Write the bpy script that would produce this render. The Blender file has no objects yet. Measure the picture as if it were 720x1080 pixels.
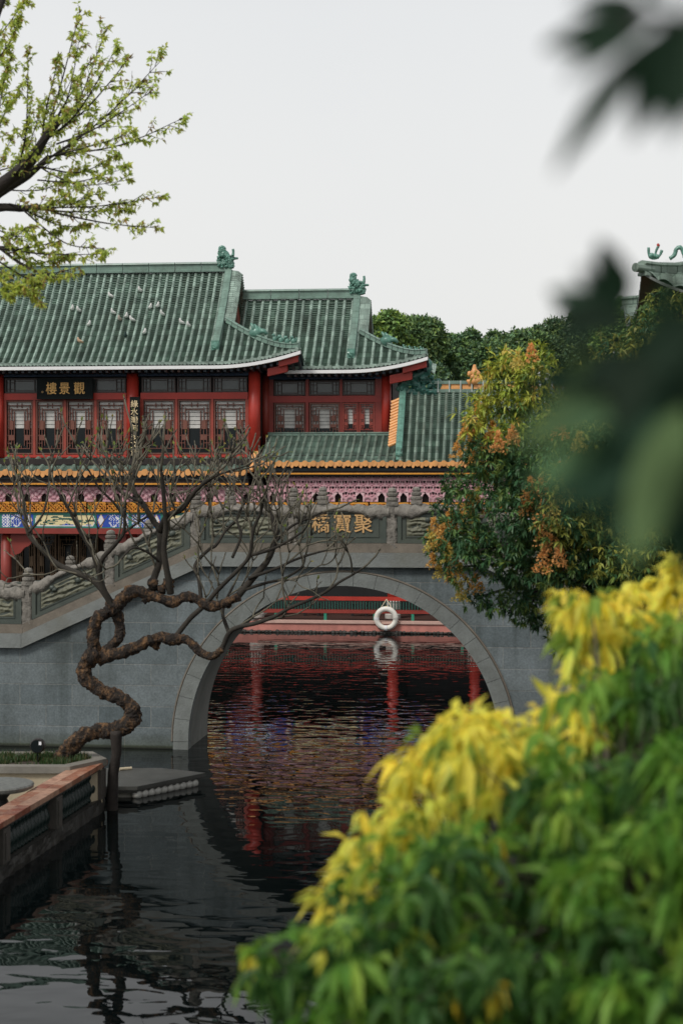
import bpy, math, random
from mathutils import Vector, noise as mnoise
random.seed(11)
R = random.random
def U(a, b): return a + (b - a) * random.random()
SC = bpy.context.scene
COL = SC.collection
H = 5.1                       # eye height above the water
YAW = math.radians(6.5)
S_, C_ = math.sin(YAW), math.cos(YAW)
F = 1800.0

def at(px, py, Y):
    a, b = (px - 360) / F, (500 - py) / F
    rx, ry = C_ * a - S_, S_ * a + C_
    t = Y / ry
    return Vector((t * rx, Y, H + t * b))
def atd(px, py, d):
    a, b = (px - 360) / F, (500 - py) / F
    return Vector((d * (C_ * a - S_), d * (S_ * a + C_), H + d * b))
def X(px, Y): return at(px, 500, Y).x
def Z(px, py, Y): return at(px, py, Y).z

# ------------------------------------------------------------------ materials
MATS = {}
def nt(name):
    m = bpy.data.materials.new(name); m.use_nodes = True
    n = m.node_tree; n.nodes.clear()
    return m, n
def N(tree, kind, **kw):
    n = tree.nodes.new(kind)
    for k, v in kw.items():
        if k.startswith('_'): setattr(n, k[1:], v)
        else:
            n.inputs[k.replace('__', ' ')].default_value = v
    return n
def ramp(tree, pts):
    r = tree.nodes.new('ShaderNodeValToRGB')
    e = r.color_ramp.elements
    while len(e) > 1: e.remove(e[-1])
    e[0].position, e[0].color = pts[0][0], pts[0][1]
    for p, c in pts[1:]:
        q = e.new(p); q.color = c
    return r
def c4(c, k=1.0): return (min(1, c[0] * k), min(1, c[1] * k), min(1, c[2] * k), 1)
def mat(name, col, rough=0.6, var=0.35, scale=2.0, bump=0.0, bscale=20.0, dirt=None, dirt_amt=0.5, metal=0.0, spec=0.5, dscale=None, cell=None):
    if name in MATS: return MATS[name]
    m, t = nt(name)
    out = N(t, 'ShaderNodeOutputMaterial'); b = N(t, 'ShaderNodeBsdfPrincipled')
    b.inputs['Roughness'].default_value = rough; b.inputs['Metallic'].default_value = metal
    b.inputs['Specular IOR Level'].default_value = spec
    tc = N(t, 'ShaderNodeTexCoord')
    n1 = N(t, 'ShaderNodeTexNoise', Scale=scale, Detail=8.0, Roughness=0.65)
    t.links.new(tc.outputs['Object'], n1.inputs['Vector'])
    r1 = ramp(t, [(0.25, c4(col, 1 - var)), (0.5, c4(col)), (0.75, c4(col, 1 + var))])
    t.links.new(n1.outputs['Fac'], r1.inputs['Fac'])
    cur = r1.outputs['Color']
    if dirt:
        n2 = N(t, 'ShaderNodeTexNoise', Scale=dscale or scale * 0.6, Detail=10.0, Roughness=0.7)
        mp = N(t, 'ShaderNodeMapping'); mp.inputs['Location'].default_value = (7.3, 3.1, 1.7)
        mp.inputs['Scale'].default_value = (1, 1, 0.55)
        t.links.new(tc.outputs['Object'], mp.inputs['Vector']); t.links.new(mp.outputs['Vector'], n2.inputs['Vector'])
        r2 = ramp(t, [(0.48, (0, 0, 0, 1)), (0.68, (dirt_amt,) * 3 + (1,))])
        t.links.new(n2.outputs['Fac'], r2.inputs['Fac'])
        mx = N(t, 'ShaderNodeMix', _data_type='RGBA')
        mx.inputs[7].default_value = c4(dirt)
        t.links.new(r2.outputs['Color'], mx.inputs[0]); t.links.new(cur, mx.inputs[6])
        cur = mx.outputs[2]
    if cell:
        sp = N(t, 'ShaderNodeSeparateXYZ'); cb = N(t, 'ShaderNodeCombineXYZ'); t.links.new(tc.outputs['Object'], sp.inputs[0])
        t.links.new(sp.outputs['X'], cb.inputs['X']); t.links.new(sp.outputs['Z'], cb.inputs['Y'])
        br = N(t, 'ShaderNodeTexBrick', Scale=1.0); br.offset = 0.5
        br.inputs['Color1'].default_value = (.68, .68, .66, 1); br.inputs['Color2'].default_value = (1.3, 1.28, 1.25, 1); br.inputs['Mortar'].default_value = (.55, .57, .55, 1)
        br.inputs['Mortar Size'].default_value = cell[1] * .06; br.inputs['Brick Width'].default_value = cell[0]; br.inputs['Row Height'].default_value = cell[1]
        t.links.new(cb.outputs[0], br.inputs['Vector'])
        mc = N(t, 'ShaderNodeMix', _data_type='RGBA', _blend_type='MULTIPLY'); mc.inputs[0].default_value = .8
        t.links.new(cur, mc.inputs[6]); t.links.new(br.outputs['Color'], mc.inputs[7]); cur = mc.outputs[2]
    t.links.new(cur, b.inputs['Base Color'])
    if bump:
        n3 = N(t, 'ShaderNodeTexNoise', Scale=bscale, Detail=6.0)
        t.links.new(tc.outputs['Object'], n3.inputs['Vector'])
        bp = N(t, 'ShaderNodeBump', Strength=1.0, Distance=bump)
        t.links.new(n3.outputs['Fac'], bp.inputs['Height']); t.links.new(bp.outputs['Normal'], b.inputs['Normal'])
    t.links.new(b.outputs[0], out.inputs[0])
    MATS[name] = m
    return m

def brick_mat(name, col, w, h, mortar, col2, msize=0.008):
    m, t = nt(name)
    out = N(t, 'ShaderNodeOutputMaterial'); b = N(t, 'ShaderNodeBsdfPrincipled', Roughness=0.75)
    tc = N(t, 'ShaderNodeTexCoord'); sp = N(t, 'ShaderNodeSeparateXYZ'); cb = N(t, 'ShaderNodeCombineXYZ')
    t.links.new(tc.outputs['Object'], sp.inputs[0])
    ad = N(t, 'ShaderNodeMath', _operation='ADD')
    t.links.new(sp.outputs['X'], ad.inputs[0]); t.links.new(sp.outputs['Y'], ad.inputs[1])
    t.links.new(ad.outputs[0], cb.inputs['X']); t.links.new(sp.outputs['Z'], cb.inputs['Y'])
    br = N(t, 'ShaderNodeTexBrick', Scale=1.0)
    br.inputs['Color1'].default_value = c4(col); br.inputs['Color2'].default_value = c4(col2)
    br.inputs['Mortar'].default_value = c4(mortar); br.inputs['Mortar Size'].default_value = msize
    br.inputs['Mortar Smooth'].default_value = 0.3; br.inputs['Bias'].default_value = -0.2
    br.inputs['Brick Width'].default_value = w; br.inputs['Row Height'].default_value = h
    t.links.new(cb.outputs[0], br.inputs['Vector'])
    n1 = N(t, 'ShaderNodeTexNoise', Scale=0.9, Detail=10.0, Roughness=0.7)
    t.links.new(tc.outputs['Object'], n1.inputs['Vector'])
    r1 = ramp(t, [(0.28, (0.5, 0.5, 0.47, 1)), (0.5, (0.95, 0.95, 0.94, 1)), (0.7, (1.35, 1.34, 1.36, 1))])
    t.links.new(n1.outputs['Fac'], r1.inputs['Fac'])
    mx = N(t, 'ShaderNodeMix', _data_type='RGBA', _blend_type='MULTIPLY'); mx.inputs[0].default_value = 1
    t.links.new(br.outputs['Color'], mx.inputs[6]); t.links.new(r1.outputs['Color'], mx.inputs[7])
    n2 = N(t, 'ShaderNodeTexNoise', Scale=28.0, Detail=6.0)
    t.links.new(tc.outputs['Object'], n2.inputs['Vector'])
    r2 = ramp(t, [(0.3, (0.8, 0.8, 0.8, 1)), (0.7, (1.2, 1.2, 1.2, 1))])
    t.links.new(n2.outputs['Fac'], r2.inputs['Fac'])
    mx2 = N(t, 'ShaderNodeMix', _data_type='RGBA', _blend_type='MULTIPLY'); mx2.inputs[0].default_value = 1
    t.links.new(mx.outputs[2], mx2.inputs[6]); t.links.new(r2.outputs['Color'], mx2.inputs[7])
    # vertical run-off streaks
    mp = N(t, 'ShaderNodeMapping'); mp.inputs['Scale'].default_value = (3.2, 3.2, 0.16)
    t.links.new(tc.outputs['Object'], mp.inputs['Vector'])
    n3 = N(t, 'ShaderNodeTexNoise', Scale=1.0, Detail=5.0); t.links.new(mp.outputs[0], n3.inputs['Vector'])
    r3 = ramp(t, [(0.35, (0.62, 0.64, 0.62, 1)), (0.5, (1, 1, 1, 1)), (0.74, (1, 1, 1, 1)), (0.8, (1.25, 1.22, 1.15, 1))])
    t.links.new(n3.outputs['Fac'], r3.inputs['Fac'])
    mx3 = N(t, 'ShaderNodeMix', _data_type='RGBA', _blend_type='MULTIPLY'); mx3.inputs[0].default_value = 0.8
    t.links.new(mx2.outputs[2], mx3.inputs[6]); t.links.new(r3.outputs['Color'], mx3.inputs[7])
    # algae band just above the water
    r4 = ramp(t, [(0.0, (0.06, 0.065, 0.03, 1)), (0.045, (0.35, 0.36, 0.22, 1)), (0.07, (0.72, 0.72, 0.62, 1)), (0.22, (0.82, 0.82, 0.78, 1)), (0.3, (1, 1, 1, 1))])
    t.links.new(sp.outputs['Z'], r4.inputs['Fac'])
    mx4 = N(t, 'ShaderNodeMix', _data_type='RGBA', _blend_type='MULTIPLY'); mx4.inputs[0].default_value = 1
    t.links.new(mx3.outputs[2], mx4.inputs[6]); t.links.new(r4.outputs['Color'], mx4.inputs[7])
    t.links.new(mx4.outputs[2], b.inputs['Base Color'])
    bp = N(t, 'ShaderNodeBump', Strength=0.7, Distance=0.012)
    am = N(t, 'ShaderNodeMath', _operation='MULTIPLY_ADD'); am.inputs[1].default_value = 0.5
    t.links.new(n2.outputs['Fac'], am.inputs[0])
    iv = N(t, 'ShaderNodeMath', _operation='SUBTRACT'); iv.inputs[0].default_value = 1
    t.links.new(br.outputs['Fac'], iv.inputs[1]); t.links.new(iv.outputs[0], am.inputs[2])
    t.links.new(am.outputs[0], bp.inputs['Height']); t.links.new(bp.outputs['Normal'], b.inputs['Normal'])
    t.links.new(b.outputs[0], out.inputs[0])
    return m

def leaf_mat(name, transl=0.3, rough=0.45):
    m, t = nt(name)
    out = N(t, 'ShaderNodeOutputMaterial'); b = N(t, 'ShaderNodeBsdfPrincipled', Roughness=rough)
    b.inputs['Specular IOR Level'].default_value = 0.35
    a = N(t, 'ShaderNodeVertexColor'); a.layer_name = 'tint'
    tr = N(t, 'ShaderNodeBsdfTranslucent'); ms = N(t, 'ShaderNodeMixShader'); ms.inputs[0].default_value = transl
    t.links.new(a.outputs['Color'], b.inputs['Base Color']); t.links.new(a.outputs['Color'], tr.inputs['Color'])
    t.links.new(b.outputs[0], ms.inputs[1]); t.links.new(tr.outputs[0], ms.inputs[2]); t.links.new(ms.outputs[0], out.inputs[0])
    return m

def water_mat():
    m, t = nt('pond_water')
    out = N(t, 'ShaderNodeOutputMaterial'); b = N(t, 'ShaderNodeBsdfPrincipled', Roughness=0.0, IOR=1.22)
    b.inputs['Base Color'].default_value = (0.0022, 0.004, 0.0042, 1)
    tc = N(t, 'ShaderNodeTexCoord')
    mp = N(t, 'ShaderNodeMapping'); mp.inputs['Scale'].default_value = (0.9, 1.35, 1); mp.inputs['Rotation'].default_value = (0, 0, 0.05)
    t.links.new(tc.outputs['Object'], mp.inputs['Vector'])
    n1 = N(t, 'ShaderNodeTexNoise', Scale=2.2, Detail=1.5, Roughness=0.4, Distortion=0.5)
    n2 = N(t, 'ShaderNodeTexNoise', Scale=0.55, Detail=2.0)
    t.links.new(mp.outputs[0], n1.inputs['Vector']); t.links.new(mp.outputs[0], n2.inputs['Vector'])
    # patches of livelier ripples
    n3 = N(t, 'ShaderNodeTexNoise', Scale=0.13, Detail=2.0); t.links.new(tc.outputs['Object'], n3.inputs['Vector'])
    r3 = ramp(t, [(0.35, (0.45,) * 3 + (1,)), (0.62, (1,) * 3 + (1,))]); t.links.new(n3.outputs['Fac'], r3.inputs['Fac'])
    a = N(t, 'ShaderNodeMath', _operation='MULTIPLY'); sy = N(t, 'ShaderNodeSeparateXYZ'); t.links.new(tc.outputs['Object'], sy.inputs[0])
    my = N(t, 'ShaderNodeMapRange'); my.inputs[1].default_value = 0; my.inputs[2].default_value = 60; t.links.new(sy.outputs['Y'], my.inputs[0])
    ry = ramp(t, [(0.25, (.55,) * 3 + (1,)), (0.33, (.5,) * 3 + (1,)), (0.42, (.55,) * 3 + (1,)), (0.5, (1.0,) * 3 + (1,)), (0.6, (1.25,) * 3 + (1,)), (0.76, (.9,) * 3 + (1,)), (0.87, (.4,) * 3 + (1,))]); t.links.new(my.outputs[0], ry.inputs['Fac'])
    rm = N(t, 'ShaderNodeMath', _operation='MULTIPLY'); t.links.new(r3.outputs['Color'], rm.inputs[0]); t.links.new(ry.outputs['Color'], rm.inputs[1])
    nc = N(t, 'ShaderNodeMath', _operation='SUBTRACT'); nc.inputs[1].default_value = .5; t.links.new(n1.outputs['Fac'], nc.inputs[0])
    t.links.new(nc.outputs[0], a.inputs[0]); t.links.new(rm.outputs[0], a.inputs[1])
    s = N(t, 'ShaderNodeMath', _operation='MULTIPLY_ADD'); s.inputs[1].default_value = 0.7
    t.links.new(n2.outputs['Fac'], s.inputs[0]); t.links.new(a.outputs[0], s.inputs[2])
    bp = N(t, 'ShaderNodeBump', Strength=1.0, Distance=WAVE)
    t.links.new(s.outputs[0], bp.inputs['Height']); t.links.new(bp.outputs['Normal'], b.inputs['Normal'])
    t.links.new(b.outputs[0], out.inputs[0])
    return m
WAVE = 0.0125

# ------------------------------------------------------------------ mesh builder
class MB:
    def __init__(s): s.v, s.f, s.m = [], [], []
    def quad(s, a, b, c, d, mi=0):
        k = len(s.v); s.v += [tuple(a), tuple(b), tuple(c), tuple(d)]; s.f.append((k, k + 1, k + 2, k + 3)); s.m.append(mi)
    def box(s, x0, x1, y0, y1, z0, z1, mi=0, fn=None):
        k = len(s.v)
        P = [(x0, y0, z0), (x1, y0, z0), (x1, y1, z0), (x0, y1, z0), (x0, y0, z1), (x1, y0, z1), (x1, y1, z1), (x0, y1, z1)]
        if fn: P = [fn(p) for p in P]
        s.v += [tuple(p) for p in P]
        for q in ((0, 3, 2, 1), (4, 5, 6, 7), (0, 1, 5, 4), (1, 2, 6, 5), (2, 3, 7, 6), (3, 0, 4, 7)):
            s.f.append(tuple(k + i for i in q)); s.m.append(mi)
    def grid(s, rows, mi=0, flip=False):
        k = len(s.v); n = len(rows[0])
        for r in rows: s.v += [tuple(p) for p in r]
        for i in range(len(rows) - 1):
            for j in range(n - 1):
                q = (k + i * n + j, k + i * n + j + 1, k + (i + 1) * n + j + 1, k + (i + 1) * n + j)
                s.f.append(q[::-1] if flip else q); s.m.append(mi)
    def tube(s, pts, rad, n=8, mi=0, gnarl=0.0, cap=True):
        pts = [Vector(p) for p in pts]
        if not hasattr(rad, '__len__'): rad = [rad] * len(pts)
        k = len(s.v); ref = None
        for i, p in enumerate(pts):
            d = (pts[min(i + 1, len(pts) - 1)] - pts[max(i - 1, 0)])
            if d.length < 1e-9: d = Vector((0, 0, 1))
            d.normalize()
            if ref is None:
                ref = d.cross(Vector((0.31, 0.9, 0.2)))
            ref = (ref - d * ref.dot(d))
            if ref.length < 1e-6: ref = d.orthogonal()
            ref.normalize(); b = d.cross(ref)
            for j in range(n):
                a = 2 * math.pi * j / n
                o = ref * math.cos(a) + b * math.sin(a)
                r = rad[i]
                if gnarl:
                    q = p + o * r
                    r *= 1 + gnarl * (1.1 * mnoise.noise(q * 6) + 1.0 * mnoise.noise(q * 14) + .8 * mnoise.noise(q * 31) + .5 * mnoise.noise(q * 57))
                s.v.append(tuple(p + o * r))
        for i in range(len(pts) - 1):
            for j in range(n):
                a, b2 = k + i * n + j, k + i * n + (j + 1) % n
                s.f.append((a, b2, b2 + n, a + n)); s.m.append(mi)
        if cap:
            s.f.append(tuple(k + j for j in range(n))[::-1]); s.m.append(mi)
            e = k + (len(pts) - 1) * n
            s.f.append(tuple(e + j for j in range(n))); s.m.append(mi)
    def lathe(s, x, y, prof, n=14, mi=0):
        k = len(s.v)
        for r, z in prof:
            for j in range(n):
                a = 2 * math.pi * j / n; s.v.append((x + r * math.cos(a), y + r * math.sin(a), z))
        for i in range(len(prof) - 1):
            for j in range(n):
                a, b2 = k + i * n + j, k + i * n + (j + 1) % n
                s.f.append((a, b2, b2 + n, a + n)); s.m.append(mi)
        s.f.append(tuple(k + j for j in range(n))[::-1]); s.m.append(mi)
        e = k + (len(prof) - 1) * n
        s.f.append(tuple(e + j for j in range(n))); s.m.append(mi)
    def blob(s, c, rx, ry, rz, amp=0.15, fr=3.0, n=10, m=7, mi=0):
        c = Vector(c); rows = []
        for i in range(m + 1):
            th = math.pi * i / m; row = []
            for j in range(n + 1):
                ph = 2 * math.pi * (j % n) / n
                u = Vector((math.sin(th) * math.cos(ph), math.sin(th) * math.sin(ph), math.cos(th)))
                k = 1 + amp * mnoise.noise((u * fr) + c * 3)
                row.append(c + Vector((u.x * rx, u.y * ry, u.z * rz)) * k)
            rows.append(row)
        s.grid(rows, mi)
    def prism(s, poly, y0, y1, mi=0):          # poly in (x, z), counter-clockwise seen from -Y
        k = len(s.v); n = len(poly)
        s.v += [(x, y0, z) for x, z in poly] + [(x, y1, z) for x, z in poly]
        s.f.append(tuple(k + i for i in range(n))); s.m.append(mi)
        s.f.append(tuple(k + n + i for i in range(n))[::-1]); s.m.append(mi)
        for i in range(n):
            j = (i + 1) % n
            s.f.append((k + j, k + i, k + n + i, k + n + j)); s.m.append(mi)
    def slab(s, poly, z0, z1, mi=0):           # poly in (x, y)
        k = len(s.v); n = len(poly)
        s.v += [(x, y, z0) for x, y in poly] + [(x, y, z1) for x, y in poly]
        s.f.append(tuple(k + i for i in range(n))[::-1]); s.m.append(mi)
        s.f.append(tuple(k + n + i for i in range(n))); s.m.append(mi)
        for i in range(n):
            j = (i + 1) % n
            s.f.append((k + i, k + j, k + n + j, k + n + i)); s.m.append(mi)
    def build(s, name, mats, parent=None, smooth=False, tint=None):
        me = bpy.data.meshes.new(name)
        me.from_pydata(s.v, [], s.f)
        if not isinstance(mats, (list, tuple)): mats = [mats]
        for m in mats: me.materials.append(m)
        if len(mats) > 1: me.polygons.foreach_set('material_index', s.m)
        if smooth: me.polygons.foreach_set('use_smooth', [True] * len(me.polygons))
        if tint:
            at_ = me.color_attributes.new('tint', 'FLOAT_COLOR', 'POINT')
            fl = []
            for c in tint: fl += [c[0], c[1], c[2], 1.0]
            at_.data.foreach_set('color', fl)
        me.update()
        o = bpy.data.objects.new(name, me); COL.objects.link(o)
        if parent is not None:
            o.parent = parent
            if parent.type == 'EMPTY': o.location = -parent.location
        return o
def thing(name, label, cat, loc, group=None):
    o = bpy.data.objects.new(name, None); COL.objects.link(o); o.location = loc; o.empty_display_size = 0.3
    return tag(o, label, cat, group)
def tag(o, label, cat, group=None):
    o['label'] = label; o['category'] = cat
    if group: o['group'] = group
    return o
def struct(o): o['kind'] = 'structure'; return o

def spline(pts, rad, sub=4):
    P = [Vector(p) for p in pts]; out, ro = [], []
    n = len(P)
    for i in range(n - 1):
        p0, p1, p2, p3 = P[max(i - 1, 0)], P[i], P[i + 1], P[min(i + 2, n - 1)]
        for k in range(sub):
            t = k / sub
            out.append(0.5 * ((2 * p1) + (p2 - p0) * t + (2 * p0 - 5 * p1 + 4 * p2 - p3) * t * t + (3 * p1 - p0 - 3 * p2 + p3) * t ** 3))
            ro.append(rad[i] * (1 - t) + rad[i + 1] * t)
    out.append(P[-1]); ro.append(rad[-1])
    return out, ro

# ------------------------------------------------------------------ palette
tile_g = mat('glazed_green_tile', (0.30, 0.395, 0.345), 0.38, 0.3, 1.1, dirt=(0.09, 0.11, 0.09), dirt_amt=0.65, dscale=2.2, cell=(.25, .2))  # barrel tile kept paler than the dirty pans: sky sheen put into its colour
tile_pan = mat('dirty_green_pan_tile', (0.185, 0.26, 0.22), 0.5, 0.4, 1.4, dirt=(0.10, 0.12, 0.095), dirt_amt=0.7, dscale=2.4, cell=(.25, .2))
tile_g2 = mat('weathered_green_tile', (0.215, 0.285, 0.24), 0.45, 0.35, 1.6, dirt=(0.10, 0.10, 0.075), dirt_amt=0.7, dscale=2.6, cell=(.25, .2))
ridge_g = mat('green_ridge_glaze', (0.17, 0.265, 0.215), 0.35, 0.35, 2.5, dirt=(0.10, 0.12, 0.10), dirt_amt=0.6)
orn_g = mat('green_ornament_glaze', (0.12, 0.26, 0.205), 0.3, 0.4, 6.0)
white_p = mat('white_fascia_paint', (0.86, 0.86, 0.85), 0.6, 0.06, 2)
red_p = mat('red_lacquer', (0.43, 0.036, 0.022), 0.45, 0.25, 1.5)
red_d = mat('dark_red_paint', (0.24, 0.032, 0.022), 0.5, 0.25, 1.5)
redbr = mat('red_brown_lattice_wood', (0.17, 0.06, 0.04), 0.5, 0.3, 3)
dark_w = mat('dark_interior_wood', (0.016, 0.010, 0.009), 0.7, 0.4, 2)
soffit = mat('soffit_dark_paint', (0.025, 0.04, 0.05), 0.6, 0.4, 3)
blue_p = mat('blue_paint', (0.02, 0.07, 0.40), 0.5, 0.2, 3)
blue_d = mat('deep_blue_paint', (0.015, 0.045, 0.11), 0.5, 0.3, 3)
teal_p = mat('teal_paint', (0.03, 0.20, 0.16), 0.5, 0.2, 3)
cream_p = mat('cream_paint', (0.78, 0.66, 0.36), 0.6, 0.1, 3)
wht_p = mat('white_paint', (0.74, 0.74, 0.76), 0.6, 0.1, 3)
gold_p = mat('gold_paint', (0.70, 0.30, 0.035), 0.4, 0.3, 8)
gold_l = mat('gilt_lettering', (0.80, 0.45, 0.13), 0.4, 0.15, 8)
tan_l = mat('aged_gilt_lettering', (0.66, 0.40, 0.17), 0.5, 0.2, 12)
black_p = mat('black_lacquer', (0.006, 0.009, 0.009), 0.6, 0.2, 3, spec=.15)
orange_t = mat('orange_glazed_tile', (0.80, 0.38, 0.13), 0.4, 0.3, 3.5, dirt=(0.42, 0.20, 0.09), dirt_amt=0.6)
pink_c = mat('pink_painted_carving', (0.60, 0.33, 0.37), 0.65, 0.22, 4)
pink_r = mat('pink_relief_paint', (0.70, 0.46, 0.48), 0.65, 0.2, 4)
pink_w = mat('salmon_pink_render', (0.52, 0.20, 0.16), 0.7, 0.22, 1.5, dirt=(0.30, 0.12, 0.10), dirt_amt=0.6, dscale=3)
stone = brick_mat('granite_ashlar', (0.155, 0.183, 0.19), 1.0, 0.39, (0.22, 0.235, 0.228), (0.085, 0.110, 0.118))
stone_r = mat('arch_granite', (0.19, 0.205, 0.195), 0.75, 0.3, 2.2, 0.008, 30, dirt=(0.12, 0.13, 0.115), dirt_amt=0.7)
stone_l = mat('pale_string_course_stone', (0.205, 0.22, 0.21), 0.75, 0.25, 2.5, 0.008, 30, dirt=(0.16, 0.16, 0.13), dirt_amt=0.7)
stone_p = mat('brown_stained_plinth', (0.17, 0.145, 0.115), 0.8, 0.35, 3, 0.008, 25, dirt=(0.10, 0.09, 0.07), dirt_amt=0.6)
stone_c = mat('carved_pale_stone', (0.215, 0.197, 0.17), 0.8, 0.45, 7, 0.02, 26, dirt=(0.10, 0.095, 0.08), dirt_amt=0.85, dscale=9)
panel_g = mat('dark_green_slate_panel', (0.062, 0.076, 0.064), 0.5, 0.25, 2.5, dirt=(0.11, 0.12, 0.09), dirt_amt=0.5)
panel_r = mat('olive_relief_stone', (0.155, 0.155, 0.105), 0.6, 0.35, 3, 0.006, 20, dirt=(0.06, 0.07, 0.06), dirt_amt=0.6)
barrel_m = mat('arch_vault_render', (0.205, 0.205, 0.185), 0.8, 0.25, 1.2, 0.006, 15, dirt=(0.09, 0.10, 0.085), dirt_amt=0.6, dscale=0.9)
bark = mat('mottled_bark', (0.022, 0.016, 0.012), 0.92, 0.6, 12, 0.06, 26, dirt=(0.25, 0.135, 0.06), dirt_amt=.95, dscale=11)
bark_d = mat('dark_bark', (0.028, 0.022, 0.018), 0.85, 0.4, 8, 0.01, 30)
twig_m = mat('grey_twig_bark', (0.125, 0.112, 0.08), 0.8, 0.6, 3)
cream_r = mat('cream_render', (0.50, 0.42, 0.29), 0.8, 0.25, 1.5, 0.006, 12, dirt=(0.22, 0.18, 0.12), dirt_amt=0.7)
conc = mat('planter_rim_cement', (0.21, 0.195, 0.165), 0.8, 0.25, 3, 0.006, 20, dirt=(0.14, 0.13, 0.11), dirt_amt=0.6)
rail_t = mat('terracotta_coping_tile', (0.27, 0.10, 0.05), 0.65, 0.5, 6, 0.01, 25, dirt=(0.42, 0.27, 0.19), dirt_amt=0.9, dscale=7)
rail_g = mat('dark_green_baluster_glaze', (0.006, 0.018, 0.015), 0.4, 0.3, 5)
pier_m = mat('weathered_pier_stone', (0.085, 0.073, 0.062), 0.8, 0.4, 4, 0.008, 20, dirt=(0.04, 0.045, 0.035), dirt_amt=0.7)
base_m = mat('wet_base_stone', (0.03, 0.028, 0.023), 0.6, 0.5, 4, 0.01, 16)
soil_m = mat('soil', (0.045, 0.032, 0.022), 0.95, 0.4, 12, 0.02, 30)
pave_m = mat('terrace_paving', (0.16, 0.15, 0.13), 0.8, 0.3, 2, 0.006, 12)
slab_m = mat('dock_slab_stone', (0.075, 0.075, 0.068), 0.55, 0.35, 3, 0.006, 20, dirt=(0.06, 0.06, 0.05), dirt_amt=0.6)
ground_m = mat('ground_earth', (0.07, 0.075, 0.05), 0.95, 0.3, 0.5)
white_r = mat('white_ring_plastic', (0.78, 0.75, 0.68), 0.5, 0.1, 6)
yel_b = mat('yellow_tape', (0.75, 0.5, 0.05), 0.5, 0.1, 6)
rope_m = mat('rope_fibre', (0.55, 0.47, 0.33), 0.8, 0.2, 20)
glass_d = mat('dark_window_glass', (0.006, 0.010, 0.011), 0.12, 0.2, 1, spec=0.25)
blind_m = mat('pale_roller_blind', (0.56, 0.55, 0.52), 0.8, 0.2, 5)
trans_g = mat('grey_transom_glass', (0.075, 0.09, 0.09), 0.15, 0.3, 2)
gwall = mat('grey_back_wall', (0.07, 0.073, 0.07), 0.8, 0.2, 1)
bird_w = mat('white_plumage', (0.80, 0.79, 0.76), 0.7, 0.08, 10)
bird_b = mat('brown_white_plumage', (0.62, 0.42, 0.28), 0.7, 0.4, 12)
bird_d = mat('slate_plumage', (0.03, 0.06, 0.055), 0.7, 0.3, 10)
leaf_m = leaf_mat('foliage'); leaf_t = leaf_mat('young_foliage', 0.5, 0.5); leaf_dk = leaf_mat('glossy_dark_foliage', 0.15, 0.42); leaf_nr = leaf_mat('matt_dark_foliage', 0.38, 0.75)
grass_m = leaf_mat('planter_grass_blades', 0.3)

# ------------------------------------------------------------------ camera, sky, sun
cam = bpy.data.cameras.new('camera'); co = bpy.data.objects.new('camera', cam); COL.objects.link(co); SC.camera = co
co.location = (0, 0, H); co.rotation_euler = (math.radians(90), 0, YAW)
cam.sensor_fit = 'VERTICAL'; cam.sensor_height = 36; cam.sensor_width = 24; cam.lens = 60
cam.shift_y = -40 / 1080; cam.clip_end = 3000; cam.clip_start = 0.05
cam.dof.use_dof = True; cam.dof.focus_distance = 42; cam.dof.aperture_fstop = 60 / 30.0; cam.dof.aperture_blades = 9

SUN = Vector((-0.40, -0.66, 0.86)).normalized()
el = math.asin(SUN.z); rot = math.atan2(SUN.x, SUN.y)
w = bpy.data.worlds.new('World'); SC.world = w; w.use_nodes = True
t = w.node_tree; t.nodes.clear()
sky = N(t, 'ShaderNodeTexSky'); sky.sky_type = 'NISHITA'; sky.sun_disc = False
sky.sun_elevation = el; sky.sun_rotation = rot; sky.air_density = 1.2; sky.dust_density = 6.0; sky.ozone_density = 1.0
hs = N(t, 'ShaderNodeHueSaturation', Saturation=0.22, Value=1.0)
t.links.new(sky.outputs[0], hs.inputs['Color'])
tc = N(t, 'ShaderNodeTexCoord')
cn = N(t, 'ShaderNodeTexNoise', Scale=1.6, Detail=5.0, Roughness=0.55); t.links.new(tc.outputs['Generated'], cn.inputs['Vector'])
cr = ramp(t, [(0.3, (7.7, 7.8, 7.9, 1)), (0.7, (8.3, 8.3, 8.2, 1))]); t.links.new(cn.outputs['Fac'], cr.inputs['Fac'])
mx = N(t, 'ShaderNodeMix', _data_type='RGBA'); mx.inputs[0].default_value = 0.82
t.links.new(hs.outputs[0], mx.inputs[6]); t.links.new(cr.outputs[0], mx.inputs[7])
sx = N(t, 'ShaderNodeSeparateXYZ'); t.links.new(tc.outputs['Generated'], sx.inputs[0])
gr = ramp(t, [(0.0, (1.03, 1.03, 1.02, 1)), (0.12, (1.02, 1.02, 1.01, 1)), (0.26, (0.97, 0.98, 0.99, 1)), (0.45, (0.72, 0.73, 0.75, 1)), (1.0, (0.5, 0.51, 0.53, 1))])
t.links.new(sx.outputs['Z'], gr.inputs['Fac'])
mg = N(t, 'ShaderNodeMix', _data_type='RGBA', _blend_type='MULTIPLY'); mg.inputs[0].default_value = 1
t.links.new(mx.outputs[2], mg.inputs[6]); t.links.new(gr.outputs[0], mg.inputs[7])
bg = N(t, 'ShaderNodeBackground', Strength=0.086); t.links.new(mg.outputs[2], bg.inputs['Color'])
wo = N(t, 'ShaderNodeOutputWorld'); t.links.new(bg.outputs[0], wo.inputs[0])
sl = bpy.data.lights.new('sun', 'SUN'); sl.energy = 1.5; sl.angle = math.radians(14); sl.color = (1, 0.965, 0.91)
so = bpy.data.objects.new('sun', sl); COL.objects.link(so); so.rotation_euler = (-SUN).to_track_quat('-Z', 'Y').to_euler()
SC.view_settings.view_transform = 'Standard'; SC.view_settings.look = 'None'; SC.view_settings.gamma = 1
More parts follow.
